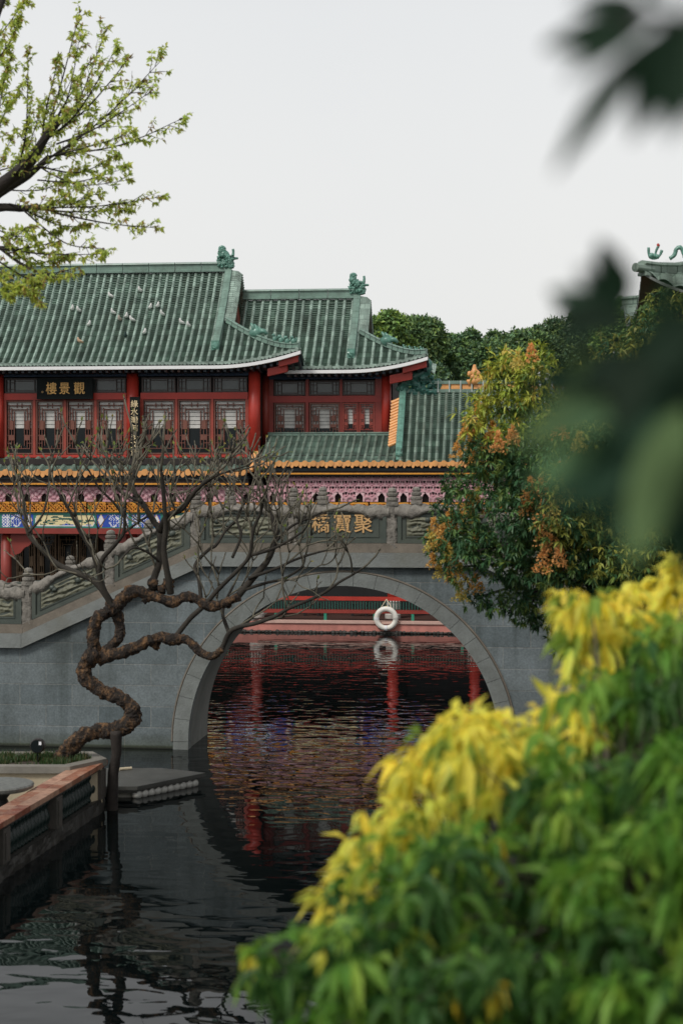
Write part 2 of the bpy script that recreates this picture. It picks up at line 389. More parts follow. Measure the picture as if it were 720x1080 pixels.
SC.view_settings.exposure = 0.42; SC.view_settings.use_curve_mapping = False
SC.render.engine = 'CYCLES'; SC.cycles.use_denoising = True; SC.cycles.max_bounces = 6; SC.cycles.diffuse_bounces = 3; SC.cycles.glossy_bounces = 3
SC.cycles.transmission_bounces = 2; SC.cycles.caustics_reflective = False; SC.cycles.caustics_refractive = False

# ------------------------------------------------------------------ setting
YB, YBK, YF = 31.1, 33.0, 54.4
b = MB(); b.quad((-80, -30, 0), (80, -30, 0), (80, YF + 0.6, 0), (-80, YF + 0.6, 0)); struct(b.build('water', water_mat()))
b = MB(); b.quad((-1500, -1500, -1.2), (1500, -1500, -1.2), (1500, 1800, -1.2), (-1500, 1800, -1.2)); struct(b.build('ground', ground_m))
b = MB(); b.box(-90, 90, YF + 9.5, 240, -1.1, 0.35); b.box(-90, -24, 34, YF + 9.4, -1.1, 0.34); struct(b.build('terrain', ground_m))
b = MB(); b.slab([(0.55, -4), (30, -4), (30, 60), (4.8, 60), (4.8, 20), (3.2, 9), (0.55, 6)], -1.1, 1.2)
b.slab([(0.7, -3.9), (29, -3.9), (29, 12), (3.4, 9), (0.7, 5.9)], 1.2, 2.5); struct(b.build('bank', soil_m))

# ------------------------------------------------------------------ roofs
def tile_slope(name, X0, X1, surf, tmax, p, rows, m, parent, bw=0.055, bh=0.068, off=0.0, nper=14):
    """glazed tile slope: surf(x, t) -> point, barrels every p along X, stepped courses along t; tmax(x) cuts the hip"""
    nb = max(1, round((X1 - X0) / p)); p = (X1 - X0) / nb
    xs = [X0 + p * (i + k / nper) for i in range(nb) for k in range(nper)] + [X1]
    R_ = []
    def row(t0, fr):
        r = []
        for x in xs:
            tt = min(t0, tmax(x))
            P = surf(x, tt); Q = surf(x, min(tt + 0.02, 1.02)) if tt < 0.99 else P + (P - surf(x, tt - 0.02))
            d = (Q - P); n = Vector((0, -d.z, abs(d.y))) if abs(d.x) < abs(d.y) else Vector((d.z if d.x < 0 else -d.z, 0, abs(d.x)))
            n.normalize()
            u = ((x - X0) / p) % 1.0; e = abs(u - 0.5) * p
            if e < bw: h = bh * math.sqrt(max(0, 1 - (e / bw) ** 2)) + 0.012 * (1 - fr)
            else: h = -0.03 + 0.075 * (1 - fr)
            r.append(P + n * (h + off))
        return r
    for i in range(rows):
        R_.append(row(i / rows + 1e-4, 0.0)); R_.append(row((i + 1) / rows - 1e-4, 1.0))
    R_.append(row(1.0, 1.0))
    b = MB(); b.grid(R_)
    nx = len(xs) - 1
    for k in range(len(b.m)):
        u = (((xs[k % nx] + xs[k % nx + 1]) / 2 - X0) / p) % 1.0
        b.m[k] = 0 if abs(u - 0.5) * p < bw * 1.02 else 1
    return b.build(name, list(m), parent)

def eave_tiles(name, X0, X1, edge, p, m, parent, r=0.08, drop=0.15):
    nb = max(1, round((X1 - X0) / p)); p = (X1 - X0) / nb
    b = MB()
    for i in range(nb):
        x = X0 + p * (i + 0.5); P = edge(x)
        b.tube([(x, P.y - 0.05, P.z + 0.045), (x, P.y + 0.05, P.z + 0.05)], r, 10)
        for sgn in (0,):
            x0 = X0 + p * i; P2 = edge(x0)
            poly = []
            for k in range(9):
                u = -1 + k / 4
                poly.append((x0 + u * p * 0.36, P2.z + 0.06 - drop * (1 - abs(u) ** 1.6)))
            poly.append((x0 + p * 0.36, P2.z + 0.09)); poly.append((x0 - p * 0.36, P2.z + 0.09))
            b.prism(poly, P2.y - 0.03, P2.y + 0.0)
    return b.build(name, m, parent)

def ridge_bar(name, pts, hgt, wid, m, parent, joints=0.9):
    """layered ridge following pts (bottom line)"""
    b = MB()
    prof = [(-wid, 0), (-wid, hgt * .18), (-wid * .62, hgt * .24), (-wid * .62, hgt * .72), (-wid, hgt * .78), (-wid * .9, hgt * .9), (0, hgt), (wid * .9, hgt * .9),
            (wid, hgt * .78), (wid * .62, hgt * .72), (wid * .62, hgt * .24), (wid, hgt * .18), (wid, 0)]
    L = 0; P = [Vector(p) for p in pts]; fine = [P[0]]
    for a, c in zip(P, P[1:]):
        k = max(1, int((c - a).length / joints))
        for i in range(1, k + 1): fine.append(a.lerp(c, i / k))
    for a, c in zip(fine, fine[1:]):
        d = (c - a); d2 = Vector((d.x, d.y, 0)).normalized() if Vector((d.x, d.y, 0)).length > 1e-6 else Vector((1, 0, 0))
        side = Vector((-d2.y, d2.x, 0)); g = d * (0.012 / max(d.length, 1e-6))
        rows = [[a + g + side * q[0] + Vector((0, 0, q[1])) for q in prof], [c - g + side * q[0] + Vector((0, 0, q[1])) for q in prof]]
        b.grid(rows)
        k = len(b.v); n = len(prof)
        b.f.append(tuple(range(k - n, k))); b.m.append(0); b.f.append(tuple(range(k - 2 * n, k - n))[::-1]); b.m.append(0)
    return b.build(name, m, parent)

def dragon(parent, o, s=1.0, m=None):
    """curled ridge-end beast, o = foot centre; s scale in metres per photo pixel"""
    b = MB()
    def q(x, z, y=0): return Vector((o[0] + x * s, o[1] + y * s, o[2] + z * s))
    pts, ro = spline([q(6, -9), q(4, 0), q(0, 5), q(-4, 9), q(-6, 13)], [5.5 * s, 5.5 * s, 5.2 * s, 5 * s, 4.6 * s], 5)
    b.tube(pts, ro, 10, gnarl=0.4)
    b.blob(q(0, -1), 8.5 * s, 4 * s, 7 * s, .35, 3); b.blob(q(-4, 8), 5 * s, 3.6 * s, 5 * s, .4, 4)
    b.tube([q(-4.6 + 3.3 * math.cos(a_ * .52), 14.4 + 3.1 * math.sin(a_ * .52), -1) for a_ in range(13)], 1.9 * s, 8, gnarl=.25)
    b.blob(q(-4.6, 14.4, -1.5), 2.2 * s, 2.6 * s, 2.1 * s, .3, 4)
    for fx, fz in ((1, 9), (3.5, 7), (-9.5, 9), (-9, 4)): b.tube([q(fx * .7, fz - 4), q(fx, fz), q(fx * 1.12, fz + 1.5)], [1.6 * s, 1.1 * s, .4 * s], 6, gnarl=.3)
    pts, ro = spline([q(6, 0), q(8.5, 6), q(9, 12), q(8.5, 14.5)], [2.8 * s, 1.9 * s, 1.6 * s, 1.5 * s], 4); b.tube(pts, ro, 8, gnarl=.2)
    pts, ro = spline([q(5, 2), q(10, 3), q(15, 3)], [3 * s, 1.8 * s, 1.2 * s], 4); b.tube(pts, ro, 8, gnarl=.2)
    for k in range(34):
        t_ = R(); x_ = U(-9, 9); z_ = U(-8, 7 - max(0, -x_) * .3)
        b.blob(q(x_, z_, U(-6.5, -2.5)), U(1.1, 2.3) * s, U(1.2, 2.2) * s, U(1.0, 2.1) * s, 0.7, 5, 7, 5)
    for k in range(7):
        x = -8 + k * 2.4
        pts, ro = spline([q(x, -8, -4), q(x + U(-1, 1), -4, -5), q(x - 2.5, U(-2, 1), -5), q(x - 3.5, 1, -3)], [.9 * s, .9 * s, .8 * s, .4 * s], 3); b.tube(pts, ro, 6)
    return b.build('dragon_ornament', m or orn_g, parent, True)

def beast(parent, o, s, m=None, name='ridge_beast'):
    b = MB(); o = Vector(o)
    if name != 'ridge_beast':
        b.blob(o + Vector((-.02, 0, .04)) * s, .12 * s, .07 * s, .10 * s, .5, 5, 9, 7)
        for x_, z_, r_ in ((-.09, .22, .04), (-.02, .2, .035), (.05, .15, .03), (.11, .1, .025)): b.tube([o + Vector((x_ + .05, 0, .03)) * s, o + Vector((x_ + .02, 0, z_ * .7)) * s, o + Vector((x_ - .03, 0, z_)) * s], [r_ * 1.4 * s, r_ * s, r_ * .4 * s], 6, gnarl=.2)
        b.tube([o + Vector((.05, 0, .05)) * s, o + Vector((.15, 0, .06)) * s, o + Vector((.2, 0, .0)) * s], [.06 * s, .045 * s, .03 * s], 7, gnarl=.3)
        return b.build(name, m or orn_g, parent, True)
    b.blob(o + Vector((0, 0, .09 * s)), .09 * s, .06 * s, .11 * s, .3, 4, 8, 6)
    b.blob(o + Vector((-.05 * s, 0, .23 * s)), .07 * s, .05 * s, .06 * s, .3, 4, 8, 6)
    b.tube([o + Vector((.07 * s, 0, .06 * s)), o + Vector((.13 * s, 0, .16 * s)), o + Vector((.1 * s, 0, .24 * s))], [.035 * s, .03 * s, .012 * s], 6)
    return b.build(name, m or orn_g, parent, True)

def xieshan(root, Ye, D, ze, rise, Xl, Xg, Xc, th, lift, liftx, p, rows, tm, tlen=0.88):
    """half-hipped roof, front slope, right hip end, gable; returns surf"""
    def lf(x):
        k = max(0.0, (x - (Xc - liftx)) / liftx); return lift * k * k
    def surf(x, t): return Vector((x, Ye + t * D, ze + rise * (0.72 * t + 0.28 * t * t) + lf(x) * max(0, 1 - t / 0.75) ** 2))
    def tmax(x): return 1.0 if x <= Xg else max(0.0, th * (Xc - x) / (Xc - Xg))
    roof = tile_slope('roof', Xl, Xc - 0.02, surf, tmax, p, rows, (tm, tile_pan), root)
    # back slope and hip end
    def back(x, t): q = surf(x, t); return Vector((x, 2 * (Ye + D) - q.y, q.z))
    b = MB()
    xs = [Xl + (Xc - Xl) * i / 60 for i in range(61)]
    b.grid([[back(x, min(tmax(x), k / 12)) for x in xs] for k in range(13)], flip=True)
    b.build('rear_slope', tm, roof)
    Yg = Ye + th * D; Lh = 2 * (Ye + D - Yg)
    def hip(y, s):        # s 0 at eave .. 1 at gable foot; y parameter 0..1 along the depth
        x = Xc + (Xg - Xc) * s; t = th * s
        y0 = Ye + t * D; y1 = 2 * (Ye + D) - y0
        k = abs(y - 0.5) * 2
        return Vector((x, y0 + (y1 - y0) * y, ze + rise * (0.72 * t + 0.28 * t * t) + lift * max(0, 1 - t / 0.75) ** 2 * max(0, (k - 0.3) / 0.7) ** 2))
    b = MB(); nb = 26
    for i in range(nb):
        y0, y1 = i / nb, (i + 1) / nb
        b.grid([[hip(y0 + (y1 - y0) * j / 4, s / 10) + Vector((0, 0, (0.07 if j in (1, 2) else 0))) for j in range(5)] for s in range(11)])
    b.build('hip_slope', tm, roof)
    # gable: red board and side-laid verge tiles
    zg = surf(Xg, th).z; yr = Ye + D; zr = ze + rise
    b = MB(); n = 14
    f = [(Ye + D * (th + (1 - th) * i / n), surf(Xg, th + (1 - th) * i / n).z - 0.1) for i in range(n + 1)]
    f += [(2 * yr - y, z) for y, z in f[-2::-1]]
    k = len(b.v); xg = Xg - 0.02
    b.v += [(xg, y, z) for y, z in f]; b.f.append(tuple(range(len(f)))); b.m.append(0)
    b.build('gable', mat('gable_red_render', (0.36, 0.09, 0.055), 0.7, 0.3, 2), roof)
    b = MB()
    for side in (0, 1):
        for i in range(26):
            t = th + 0.01 + (0.99 - th) * i / 26; q = surf(Xg, t)
            y = q.y if side == 0 else 2 * yr - q.y
            b.tube([(Xg - 0.12, y, q.z + 0.1), (Xg + 0.1, y, q.z + 0.07), (Xg + 0.24, y, q.z - 0.04)], [0.055, 0.055, 0.05], 7)
    b.build('verge_tiles', tm, roof)
    zt = zr + 0.02
    ridge_bar('ridge', [(Xl, yr, zt), (Xg - 0.25, yr, zt)], 0.36, 0.16, ridge_g, roof)
    ts = [1.0 - (1 - 0.22) * i / 10 for i in range(11)]
    ridge_bar('verge_ridge', [surf(Xg - 0.22, q) + Vector((0, -0.02, 0.06)) for q in ts], 0.2, 0.12, ridge_g, roof, 3)
    b = MB(); q = surf(Xg - 0.22, 0.2); b.box(q.x - .13, q.x + .13, q.y - .1, q.y + .06, q.z - .02, q.z + .3); b.blob((q.x, q.y - .1, q.z + .12), .12, .08, .12, .4, 5)
    b.build('verge_end_tile', orn_g, roof)
    hp = []
    for i in range(13):
        s = 1 - i / 12 * 0.985; x = Xc + (Xg - Xc) * s; hp.append(surf(x, th * s) + Vector((0, 0, 0.05)))
    ridge_bar('hip_ridge', hp, 0.19, 0.09, ridge_g, roof, 3)
    return roof, surf, lf, hp

def eave_finish(roof, surf, lf, Xl, Xc, p, Ye, ze, Yw, m_tile):
    eave_tiles('eave_tiles', Xl, Xc, lambda x: surf(x, 0) + Vector((0, -0.02, 0)), p, m_tile, roof, 0.07, 0.075)
    xs = [Xl + (Xc - Xl) * i / 80 for i in range(81)]
    def strip(name, y0, y1, za, zb, m):
        b = MB()
        P = [(x, lf(x)) for x in xs]
        b.grid([[(x, y0, ze + l + zb) for x, l in P], [(x, y0, ze + l + za) for x, l in P], [(x, y1, ze + l + za) for x, l in P], [(x, y1, ze + l + zb) for x, l in P], [(x, y0, ze + l + zb) for x, l in P]], flip=True)
        b.build(name, m, roof)
    strip('fascia', Ye - 0.07, Ye + 0.12, -0.15, -0.04, white_p)
    b = MB(); P = [(x, lf(x)) for x in xs]
    b.grid([[(x, Ye + 0.13, ze + l - 0.14) for x, l in P], [(x, Ye + 0.5, ze + l * .7 - 0.18) for x, l in P], [(x, Yw + 0.1, ze - 0.15) for x, l in P]], flip=True)
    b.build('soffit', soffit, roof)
    b = MB(); n = int((Xc - Xl) / 0.22)
    for i in range(n):
        x = Xl + (i + .5) * (Xc - Xl) / n; l = lf(x)
        b.box(x - .045, x + .045, Ye + 0.14, Yw, -0.09, 0.0, fn=lambda q, l=l: (q[0], q[1], ze - .15 + q[2] + l * max(0, 1 - (q[1] - Ye) / (Yw - Ye))))
    b.build('rafter', mat('rafter_paint', (0.03, 0.05, 0.07), 0.5, 0.4, 5, dirt=(0.20, 0.07, 0.03), dirt_amt=0.8), roof)

# --------------------------------------------------------------- windows
def lattice_window(parent, x0, x1, z0, z1, Y, blind=0.48, name='window', wood=None):
    wood = wood or redbr
    b = MB(); w_, h_ = x1 - x0, z1 - z0; g = 0.045
    def bar(a, c, d, e, t=0.05, dy=0): b.box(x0 + a * w_, x0 + c * w_, Y - t + dy, Y + 0.02 + dy, z0 + d * h_, z0 + e * h_)
    gx, gz = g / w_, g / h_
    bar(0, gx, 0, 1); bar(1 - gx, 1, 0, 1); bar(gx, 1 - gx, 0, gz); bar(gx, 1 - gx, 1 - gz, 1)
    # inner rounded lattice rectangle
    tx, tz = 0.022 / w_, 0.022 / h_
    bar(.2, .2 + tx, .12, .86, .03); bar(.8 - tx, .8, .12, .86, .03); bar(.12, .88, .9, .9 + tz, .032); bar(.2, .8, .82, .82 + tz, .028); bar(.1, .9, .1, .1 + tz, .032)
    bar(.1, .1 + tx, .1, .92, .036); bar(.9 - tx, .9, .1, .92, .036); bar(.44, .44 + tx, .1, .16, .025); bar(.56, .56 + tx, .1, .16, .025)
    bar(.3, .3 + tx, .16, .8, .034); bar(.7 - tx, .7, .16, .8, .034)
    for z in (.2, .34, .62, .76): bar(gx, .2, z, z + tz, .026); bar(.8, 1 - gx, z, z + tz, .026)
    bar(.12, .3, .26, .36, .04); bar(.7, .88, .26, .36, .04); bar(.14, .28, .46, .62, .04); bar(.72, .86, .46, .62, .04)
    bar(.4, .4 + tx, .86, .95, .027); bar(.6 - tx, .6, .86, .95, .027)
    o = b.build(name, wood, parent)
    p = MB(); p.box(x0 + .01, x1 - .01, Y + .05, Y + .07, z0 + .01, z1 - .01); p.build('pane', glass_d, o)
    if blind:
        q = MB(); n = 7; zb = z1 - h_ * blind - U(-.02, .02)
        for i in range(n):
            za, zc = zb + (z1 - .02 - zb) * i / n, zb + (z1 - .02 - zb) * (i + .86) / n
            q.quad((x0 + .06, Y + .035, za), (x1 - .06, Y + .035, za), (x1 - .06, Y + .042, zc), (x0 + .06, Y + .042, zc))
        q.build('blind', blind_m, o)
    return o
def transom(parent, x0, x1, z0, z1, Y):
    b = MB(); t = .05
    b.box(x0, x1, Y - t, Y + .02, z0, z0 + t); b.box(x0, x1, Y - t, Y + .02, z1 - t, z1); b.box(x0, x0 + t, Y - t, Y + .02, z0 + t, z1 - t); b.box(x1 - t, x1, Y - t, Y + .02, z0 + t, z1 - t)
    w_, h_ = x1 - x0, z1 - z0
    for u in (.12, .24, .76, .88): b.box(x0 + u * w_ - .01, x0 + u * w_ + .01, Y - .035, Y, z0 + t, z1 - t)
    for u in (.28, .72): b.box(x0 + t, x0 + .24 * w_, Y - .03, Y, z0 + u * h_ - .01, z0 + u * h_ + .01); b.box(x0 + .76 * w_, x1 - t, Y - .03, Y, z0 + u * h_ - .01, z0 + u * h_ + .01)
    b.box(x0 + .24 * w_, x0 + .76 * w_, Y - .028, Y, z0 + .8 * h_, z0 + .84 * h_); b.box(x0 + .24 * w_, x0 + .76 * w_, Y - .028, Y, z0 + .16 * h_, z0 + .2 * h_)
    o = b.build('transom_window', mat('dark_transom_wood', (0.055, 0.035, 0.03), 0.5, .3, 3), parent)
    p = MB(); p.box(x0 + .01, x1 - .01, Y + .03, Y + .05, z0 + .01, z1 - .01); p.build('pane', trans_g, o)
def column(parent, x, Y, z0, z1, r=0.17, m=None, base=False):
    b = MB(); b.lathe(x, Y, [(r, z0), (r, z1)], 18)
    o = b.build('column', m or red_p, parent, False)
    for p in o.data.polygons: p.use_smooth = len(p.vertices) == 4
    if base:
        q = MB(); q.lathe(x, Y, [(r * 1.45, z0), (r * 1.45, z0 + .12), (r * 1.3, z0 + .16), (r * 1.35, z0 + .5), (r * 1.45, z0 + .56), (r * 1.15, z0 + .64)], 18); q.build('column_base', mat('pale_column_base_stone', (.50, .47, .43), .7, .25, 4), o)
    return o
def mask_panel(name, x0, x1, z0, z1, Y, thick, cell, fn, mats, parent):
    """carved panel: fn(u, w) -> None (hole) or (material index, relief in m); u, w in metres from the lower left"""
    nx, nz = max(1, round((x1 - x0) / cell)), max(1, round((z1 - z0) / cell)); cx, cz = (x1 - x0) / nx, (z1 - z0) / nz
    G = [[fn((i + .5) * cx, (j + .5) * cz) for j in range(nz)] for i in range(nx)]
    b = MB()
    for i in range(nx):
        for j in range(nz):
            g = G[i][j]
            if g is None: continue
            xa, xb, za, zb, y = x0 + i * cx, x0 + (i + 1) * cx, z0 + j * cz, z0 + (j + 1) * cz, Y - g[1]
            b.quad((xa, y, za), (xb, y, za), (xb, y, zb), (xa, y, zb), g[0])
            for di, dj, q in ((-1, 0, ((xa, za), (xa, zb))), (1, 0, ((xb, zb), (xb, za))), (0, -1, ((xb, za), (xa, za))), (0, 1, ((xa, zb), (xb, zb)))):
                ii, jj = i + di, j + dj
                h = G[ii][jj] if 0 <= ii < nx and 0 <= jj < nz else None
                yb = Y + thick if h is None else Y - h[1]
                if yb > y + 1e-5:
                    (xa2, za2), (xb2, zb2) = q
                    b.quad((xa2, yb, za2), (xb2, yb, zb2), (xb2, y, zb2), (xa2, y, za2), g[0])
    return b.build(name, mats, parent)
def text_mesh(name, s, size, m, parent, loc, thick=0.02, bold=0.0, vertical=False, xs=1.0):
    cu = bpy.data.curves.new(name, 'FONT'); cu.body = s; cu.size = size; cu.extrude = thick; cu.offset = bold
    cu.align_x = 'CENTER'; cu.align_y = 'CENTER'; cu.resolution_u = 3
    to = bpy.data.objects.new(name + '_curve', cu); COL.objects.link(to)
    dg = bpy.context.evaluated_depsgraph_get(); dg.update()
    me = bpy.data.meshes.new_from_object(to.evaluated_get(dg))
    bpy.data.objects.remove(to)
    for v in me.vertices:
        x, y, z = v.co; v.co = (loc[0] + x * xs, loc[1] - z, loc[2] + y)
    me.materials.clear(); me.materials.append(m); me.name = name
    o = bpy.data.objects.new(name, me); COL.objects.link(o)
    if parent:
        o.parent = parent
        if parent.type == 'EMPTY': o.location = -parent.location
    return o


# ================================================================== main hall (left)
M = 0.0311
z0 = Z(400, 656, YF)                                    # floor of the waterside buildings
Ye, D, Yw = 55.6, 3.2, 56.6
hall = thing('main_hall', 'large two-storey hall with white-edged green tiled roof, red columns and a painted gallery beneath', 'hall', (X(130, Yw), Yw, z0))
ze = Z(120, 385, Ye); rise = Z(120, 289, Ye + D) - ze
Xc, Xg = X(317, Ye), X(244, Ye + D * .75)
Xl = X(-110, Yw)
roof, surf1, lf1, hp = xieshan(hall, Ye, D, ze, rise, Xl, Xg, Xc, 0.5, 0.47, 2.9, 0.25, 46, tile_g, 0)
eave_finish(roof, surf1, lf1, Xl, Xc, 0.25, Ye, ze, Yw, tile_g)
dragon(roof, (X(239, Ye + D) - .02, Ye + D, ze + rise + .40), M * .92)
beast(roof, hp[5] + Vector((0, 0, .16)), 1.75, name='hip_dragon_head'); 
for k in (8, 9, 10, 11): beast(roof, hp[k] + Vector((0, 0, .16)), 0.9)
b = MB(); b.box(Xc - .75, Xc - .1, Ye + .12, Ye + .34, -.34, -.13, fn=lambda q: (q[0], q[1], ze + lf1(q[0]) * .95 + q[2] + .0))
b.box(Xc - 1.15, Xc - .5, Ye + .3, Ye + .55, -.55, -.3, fn=lambda q: (q[0], q[1], ze + lf1(q[0]) * .95 + q[2])); b.build('corner_rafter', red_p, roof)
# upper wall
zb, zt = Z(100, 481, Yw), Z(100, 397, Yw)
xw1 = X(271, Yw)
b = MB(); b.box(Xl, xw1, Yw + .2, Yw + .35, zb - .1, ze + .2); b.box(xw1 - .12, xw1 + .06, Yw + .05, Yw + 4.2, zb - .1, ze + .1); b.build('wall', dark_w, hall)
def hz(py): return Z(130, py, Yw)
b = MB(); b.box(Xl, xw1, Yw - .12, Yw + .1, hz(397), hz(390)); b.build('eave_beam', blue_d, hall)
for px in (-130, 2, 137, 147, 264): pass
cols = [(-93, .17), (1, .14), (141, .2), (269, .2)]
for px, r in cols: column(hall, X(px, Yw), Yw - .12, zb - .05, hz(391), r)
def bay(pa, pb, n, rails):
    xa, xb = X(pa, Yw), X(pb, Yw)
    b = MB(); b.box(xa, xb, Yw - .09, Yw + .08, hz(421.5), hz(414.5)); b.build('lintel', red_p, hall); b = MB(); b.box(xa, xb, Yw - .07, Yw + .06, zb - .05, hz(479.5)); b.build('sill_beam', red_p, hall)
    st = [xa + (xb - xa) * i / n for i in range(n + 1)]
    for i, x in enumerate(st):
        h = .045 if 0 < i < n else .09
        b = MB(); b.box(x - h, x + h, Yw - .075, Yw + .07, hz(479.5), hz(421.5))
        b.build('mullion', mat('window_post_paint', (0.33, 0.055, 0.035), .5, .25, 2), hall)
    for a, c in zip(st, st[1:]): lattice_window(hall, a + .06, c - .06, hz(479), hz(422), Yw, .52)
    for i in range(rails):
        a, c = xa + (xb - xa) * i / rails, xa + (xb - xa) * (i + 1) / rails
        transom(hall, a + .03, c - .03, hz(414.3), hz(398.5), Yw)
bay(-89, -3, 3, 3); bay(5, 134, 4, 3); bay(149, 262, 3, 3)
b = MB(); b.box(X(274, Yw + 1), X(287, Yw + 1), Yw + 1.0, Yw + 1.1, hz(478), hz(395)); b.build('side_panel', red_d, hall)
# lower pent roof of the hall
YP = 55.15
zp, zpt = Z(130, 499, YP), Z(130, 483.5, Yw - .1)
def surfP(x, t): return Vector((x, YP + t * (Yw - .1 - YP), zp + (zpt - zp) * t))
xpr = X(262, YP)
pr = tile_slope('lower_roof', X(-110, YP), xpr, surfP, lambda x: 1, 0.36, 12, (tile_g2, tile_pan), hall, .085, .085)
eave_tiles('eave_tiles', X(-110, YP), xpr, lambda x: surfP(x, 0) + Vector((0, -.02, -.02)), 0.36, orange_t, pr, .11, .19)
b = MB()
q0, q1 = surfP(xpr, 0), surfP(xpr, 1)
for i in range(6):
    q = q0.lerp(q1, i / 6); b.tube([(xpr - .02, q.y - .03, q.z + .1 + .02 * i), (xpr + .16, q.y - .03, q.z + .13 + .02 * i)], .1, 8)
b.build('end_tiles', orange_t, pr)
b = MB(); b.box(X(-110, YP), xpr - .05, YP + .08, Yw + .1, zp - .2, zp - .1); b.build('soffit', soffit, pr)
b = MB(); b.box(X(-110, YP), xpr - .02, YP + .05, YP + .1, hz(511) + .0, hz(509.2)); b.build('gilt_line', gold_p, hall)
b = MB(); b.box(X(-110, YP), xpr - .02, YP + .12, YP + .2, Z(100, 513, YP), Z(100, 504, YP)); b.build('frieze_board', dark_w, hall)
YG = 55.5
def pink_left(u, w):
    T = .62; a = ((u + .1) % T) / T - .5; a = abs(a); h = w
    top = .30 + .02 * math.cos(u * 50)
    if a < .2 and h < .14 + .12 * math.sqrt(max(0, 1 - (a / .2) ** 2)): return None
    if abs(a - .5) < .16 and h < .16 - .3 * (.5 - a) : return (0, .07 + .03 * math.sin(h * 60))
    if h > .44: return (0, .09)
    s = math.sin(u * 26) * math.sin(h * 30 + 1.2 * math.sin(u * 13))
    return (1 if s > .25 else 0, .02 + .05 * s)
zpk0, zpk1 = Z(60, 529, YG), Z(60, 512, YG)
xr = X(268, YG)
mask_panel('carved_valance', X(-110, YG), X(283, YG) - .05, zpk0, zpk1, YG, .07, .027, pink_left, [pink_c, pink_r], hall)
def gold_fret(u, w):
    T = .66; a = u % T; Hh = .33
    if a < .035: return None
    if w < .035 or w > Hh - .05: return (0, .03)
    s = math.sin(a * 38) * math.sin(w * 42) + .6 * math.sin((a + w) * 55) + .3 * math.cos((a - w) * 71)
    if s < -.35: return None
    return (1 if s > .9 else 0, .02 + .012 * s)
gold_d = mat('burnt_gold_paint', (0.42, 0.11, 0.02), .45, .3, 6)
def fret(x0, x1, parent):
    o = mask_panel('gilt_fretwork', x0, x1, Z(60, 540, YG), Z(60, 529.3, YG), YG, .05, .027, gold_fret, [gold_p, gold_d], parent)
    b = MB(); b.box(x0, x1, YG + .12, YG + .16, Z(60, 541, YG), Z(60, 512, YG)); b.build('frieze_backing', dark_w, parent)
fret(X(-110, YG), X(283, YG) - .05, hall)
PP = [teal_p, blue_p, cream_p, wht_p, mat('pine_green_paint', (0.03, 0.10, 0.075), .5, .2, 3), gold_p]
rp = random.Random(5)
def pines(seed):
    r = random.Random(seed); E = []
    for cx, cw in ((.95, .5), (1.25, .42), (.7, .3), (1.5, .3), (.35, .22), (1.8, .2)):
        for k in range(3): E.append((cx + r.uniform(-.2, .2), .12 + (.24 if cw > .4 else .1) * r.random() + .04, cw * r.uniform(.25, .5), .028))
    return E
def painter(Wb, seed):
    E = pines(seed); Hb = .5; px0 = Wb / 2 - 1.09; 
    def fn(u, w):
        e = min(u, Wb - u)
        if w < .028 or w > Hb - .028: return (0, .0)
        if e < .05: return (0, 0)
        if e < .32:
            s = math.sin(u * 62) * math.sin(w * 62); return (3 if s > -.15 else 1, 0)
        if e < .37: return (0, 0)
        if e < .72:
            d = abs(e - .56) / .2 + abs(w - .25) / .23
            s = math.sin(e * 70 + 3 * math.sin(w * 24)) * math.cos(w * 46)
            return (3 if s > .45 else (3 if abs(d - 1) < .09 else 1), 0)
        if e < px0:
            d = abs(e - (px0 - .14)) / .12 + abs(w - .25) / .25
            return (3 if d < .8 else (5 if d < .95 else 1), 0)
        a = u - px0; ww = Wb - 2 * px0
        ed = min(a, ww - a) - max(0, abs(w - .25) - .05) * .5
        if ed < .06 or w < .07 or w > Hb - .07: return (0, 0)
        if ed < .085 or w < .085 or w > Hb - .085: return (3, 0)
        x = a / ww * 2.15
        for cx, cy, rx, ry in E:
            if ((x - cx) / rx) ** 2 + ((w - cy) / ry) ** 2 < 1: return (4, 0)
        if abs(x - 1.08 - .15 * math.sin(w * 14)) < .02 and w < .36: return (4, 0)
        if w < .11 + .03 * math.sin(x * 7) and .25 < x < 1.95: return (4 if x < 1 else 1, 0)
        return (2, 0)
    return fn
zbm0, zbm1 = Z(60, 557, YG), Z(60, 540.5, YG)
def beams(pxs, parent):
    for i, (a, c) in enumerate(pxs):
        xa, xb = X(a, YG), X(c, YG)
        mask_panel('painted_beam', xa, xb, zbm0, zbm1, YG + .06, .12, .03, painter(xb - xa, i * 3 + int(a) % 7), PP, parent)
    xa, xb = X(pxs[0][0], YG), X(pxs[-1][1], YG)
    b = MB(); b.box(xa, xb, YG + .04, YG + .25, Z(60, 563, YG), zbm0 - .003); b.build('red_lintel', red_d, parent)
beams([(-110, 0), (0, 137), (137, 270)], hall)
for px in (-110, 3, 137, 269): column(hall, X(px, YG), YG + .4, z0, Z(60, 562, YG), .18, red_d, base=True)
b = MB()
for px, sg in ((3, 1), (137, -1), (137, 1), (269, -1)):
    x = X(px, YG); zz = Z(60, 563, YG)
    k = x + sg * .18
    b = MB(); P_ = [(k + sg * 1.0, zz), (k, zz), (k, zz - .8)] + [(k + sg * (.1 + .9 * i / 14), zz - .8 * (1 - i / 14) ** .8 + .03 * math.sin(i * 1.3)) for i in range(14)]
    b.prism(P_ if sg < 0 else P_[::-1], YG + .3, YG + .38); b.build('corner_bracket', red_d, hall)
b = MB(); b.box(X(-110, YG), X(272, YG), YF + .1, 62, z0 - .3, z0); b.build('floor', pave_m, hall)
b = MB(); b.box(X(-110, YG), X(272, YG), 59.2, 59.4, z0, zb - .1); b.build('back_wall', mat('dim_timber_wall', (.05, .035, .025), .7, .4, 2), hall)
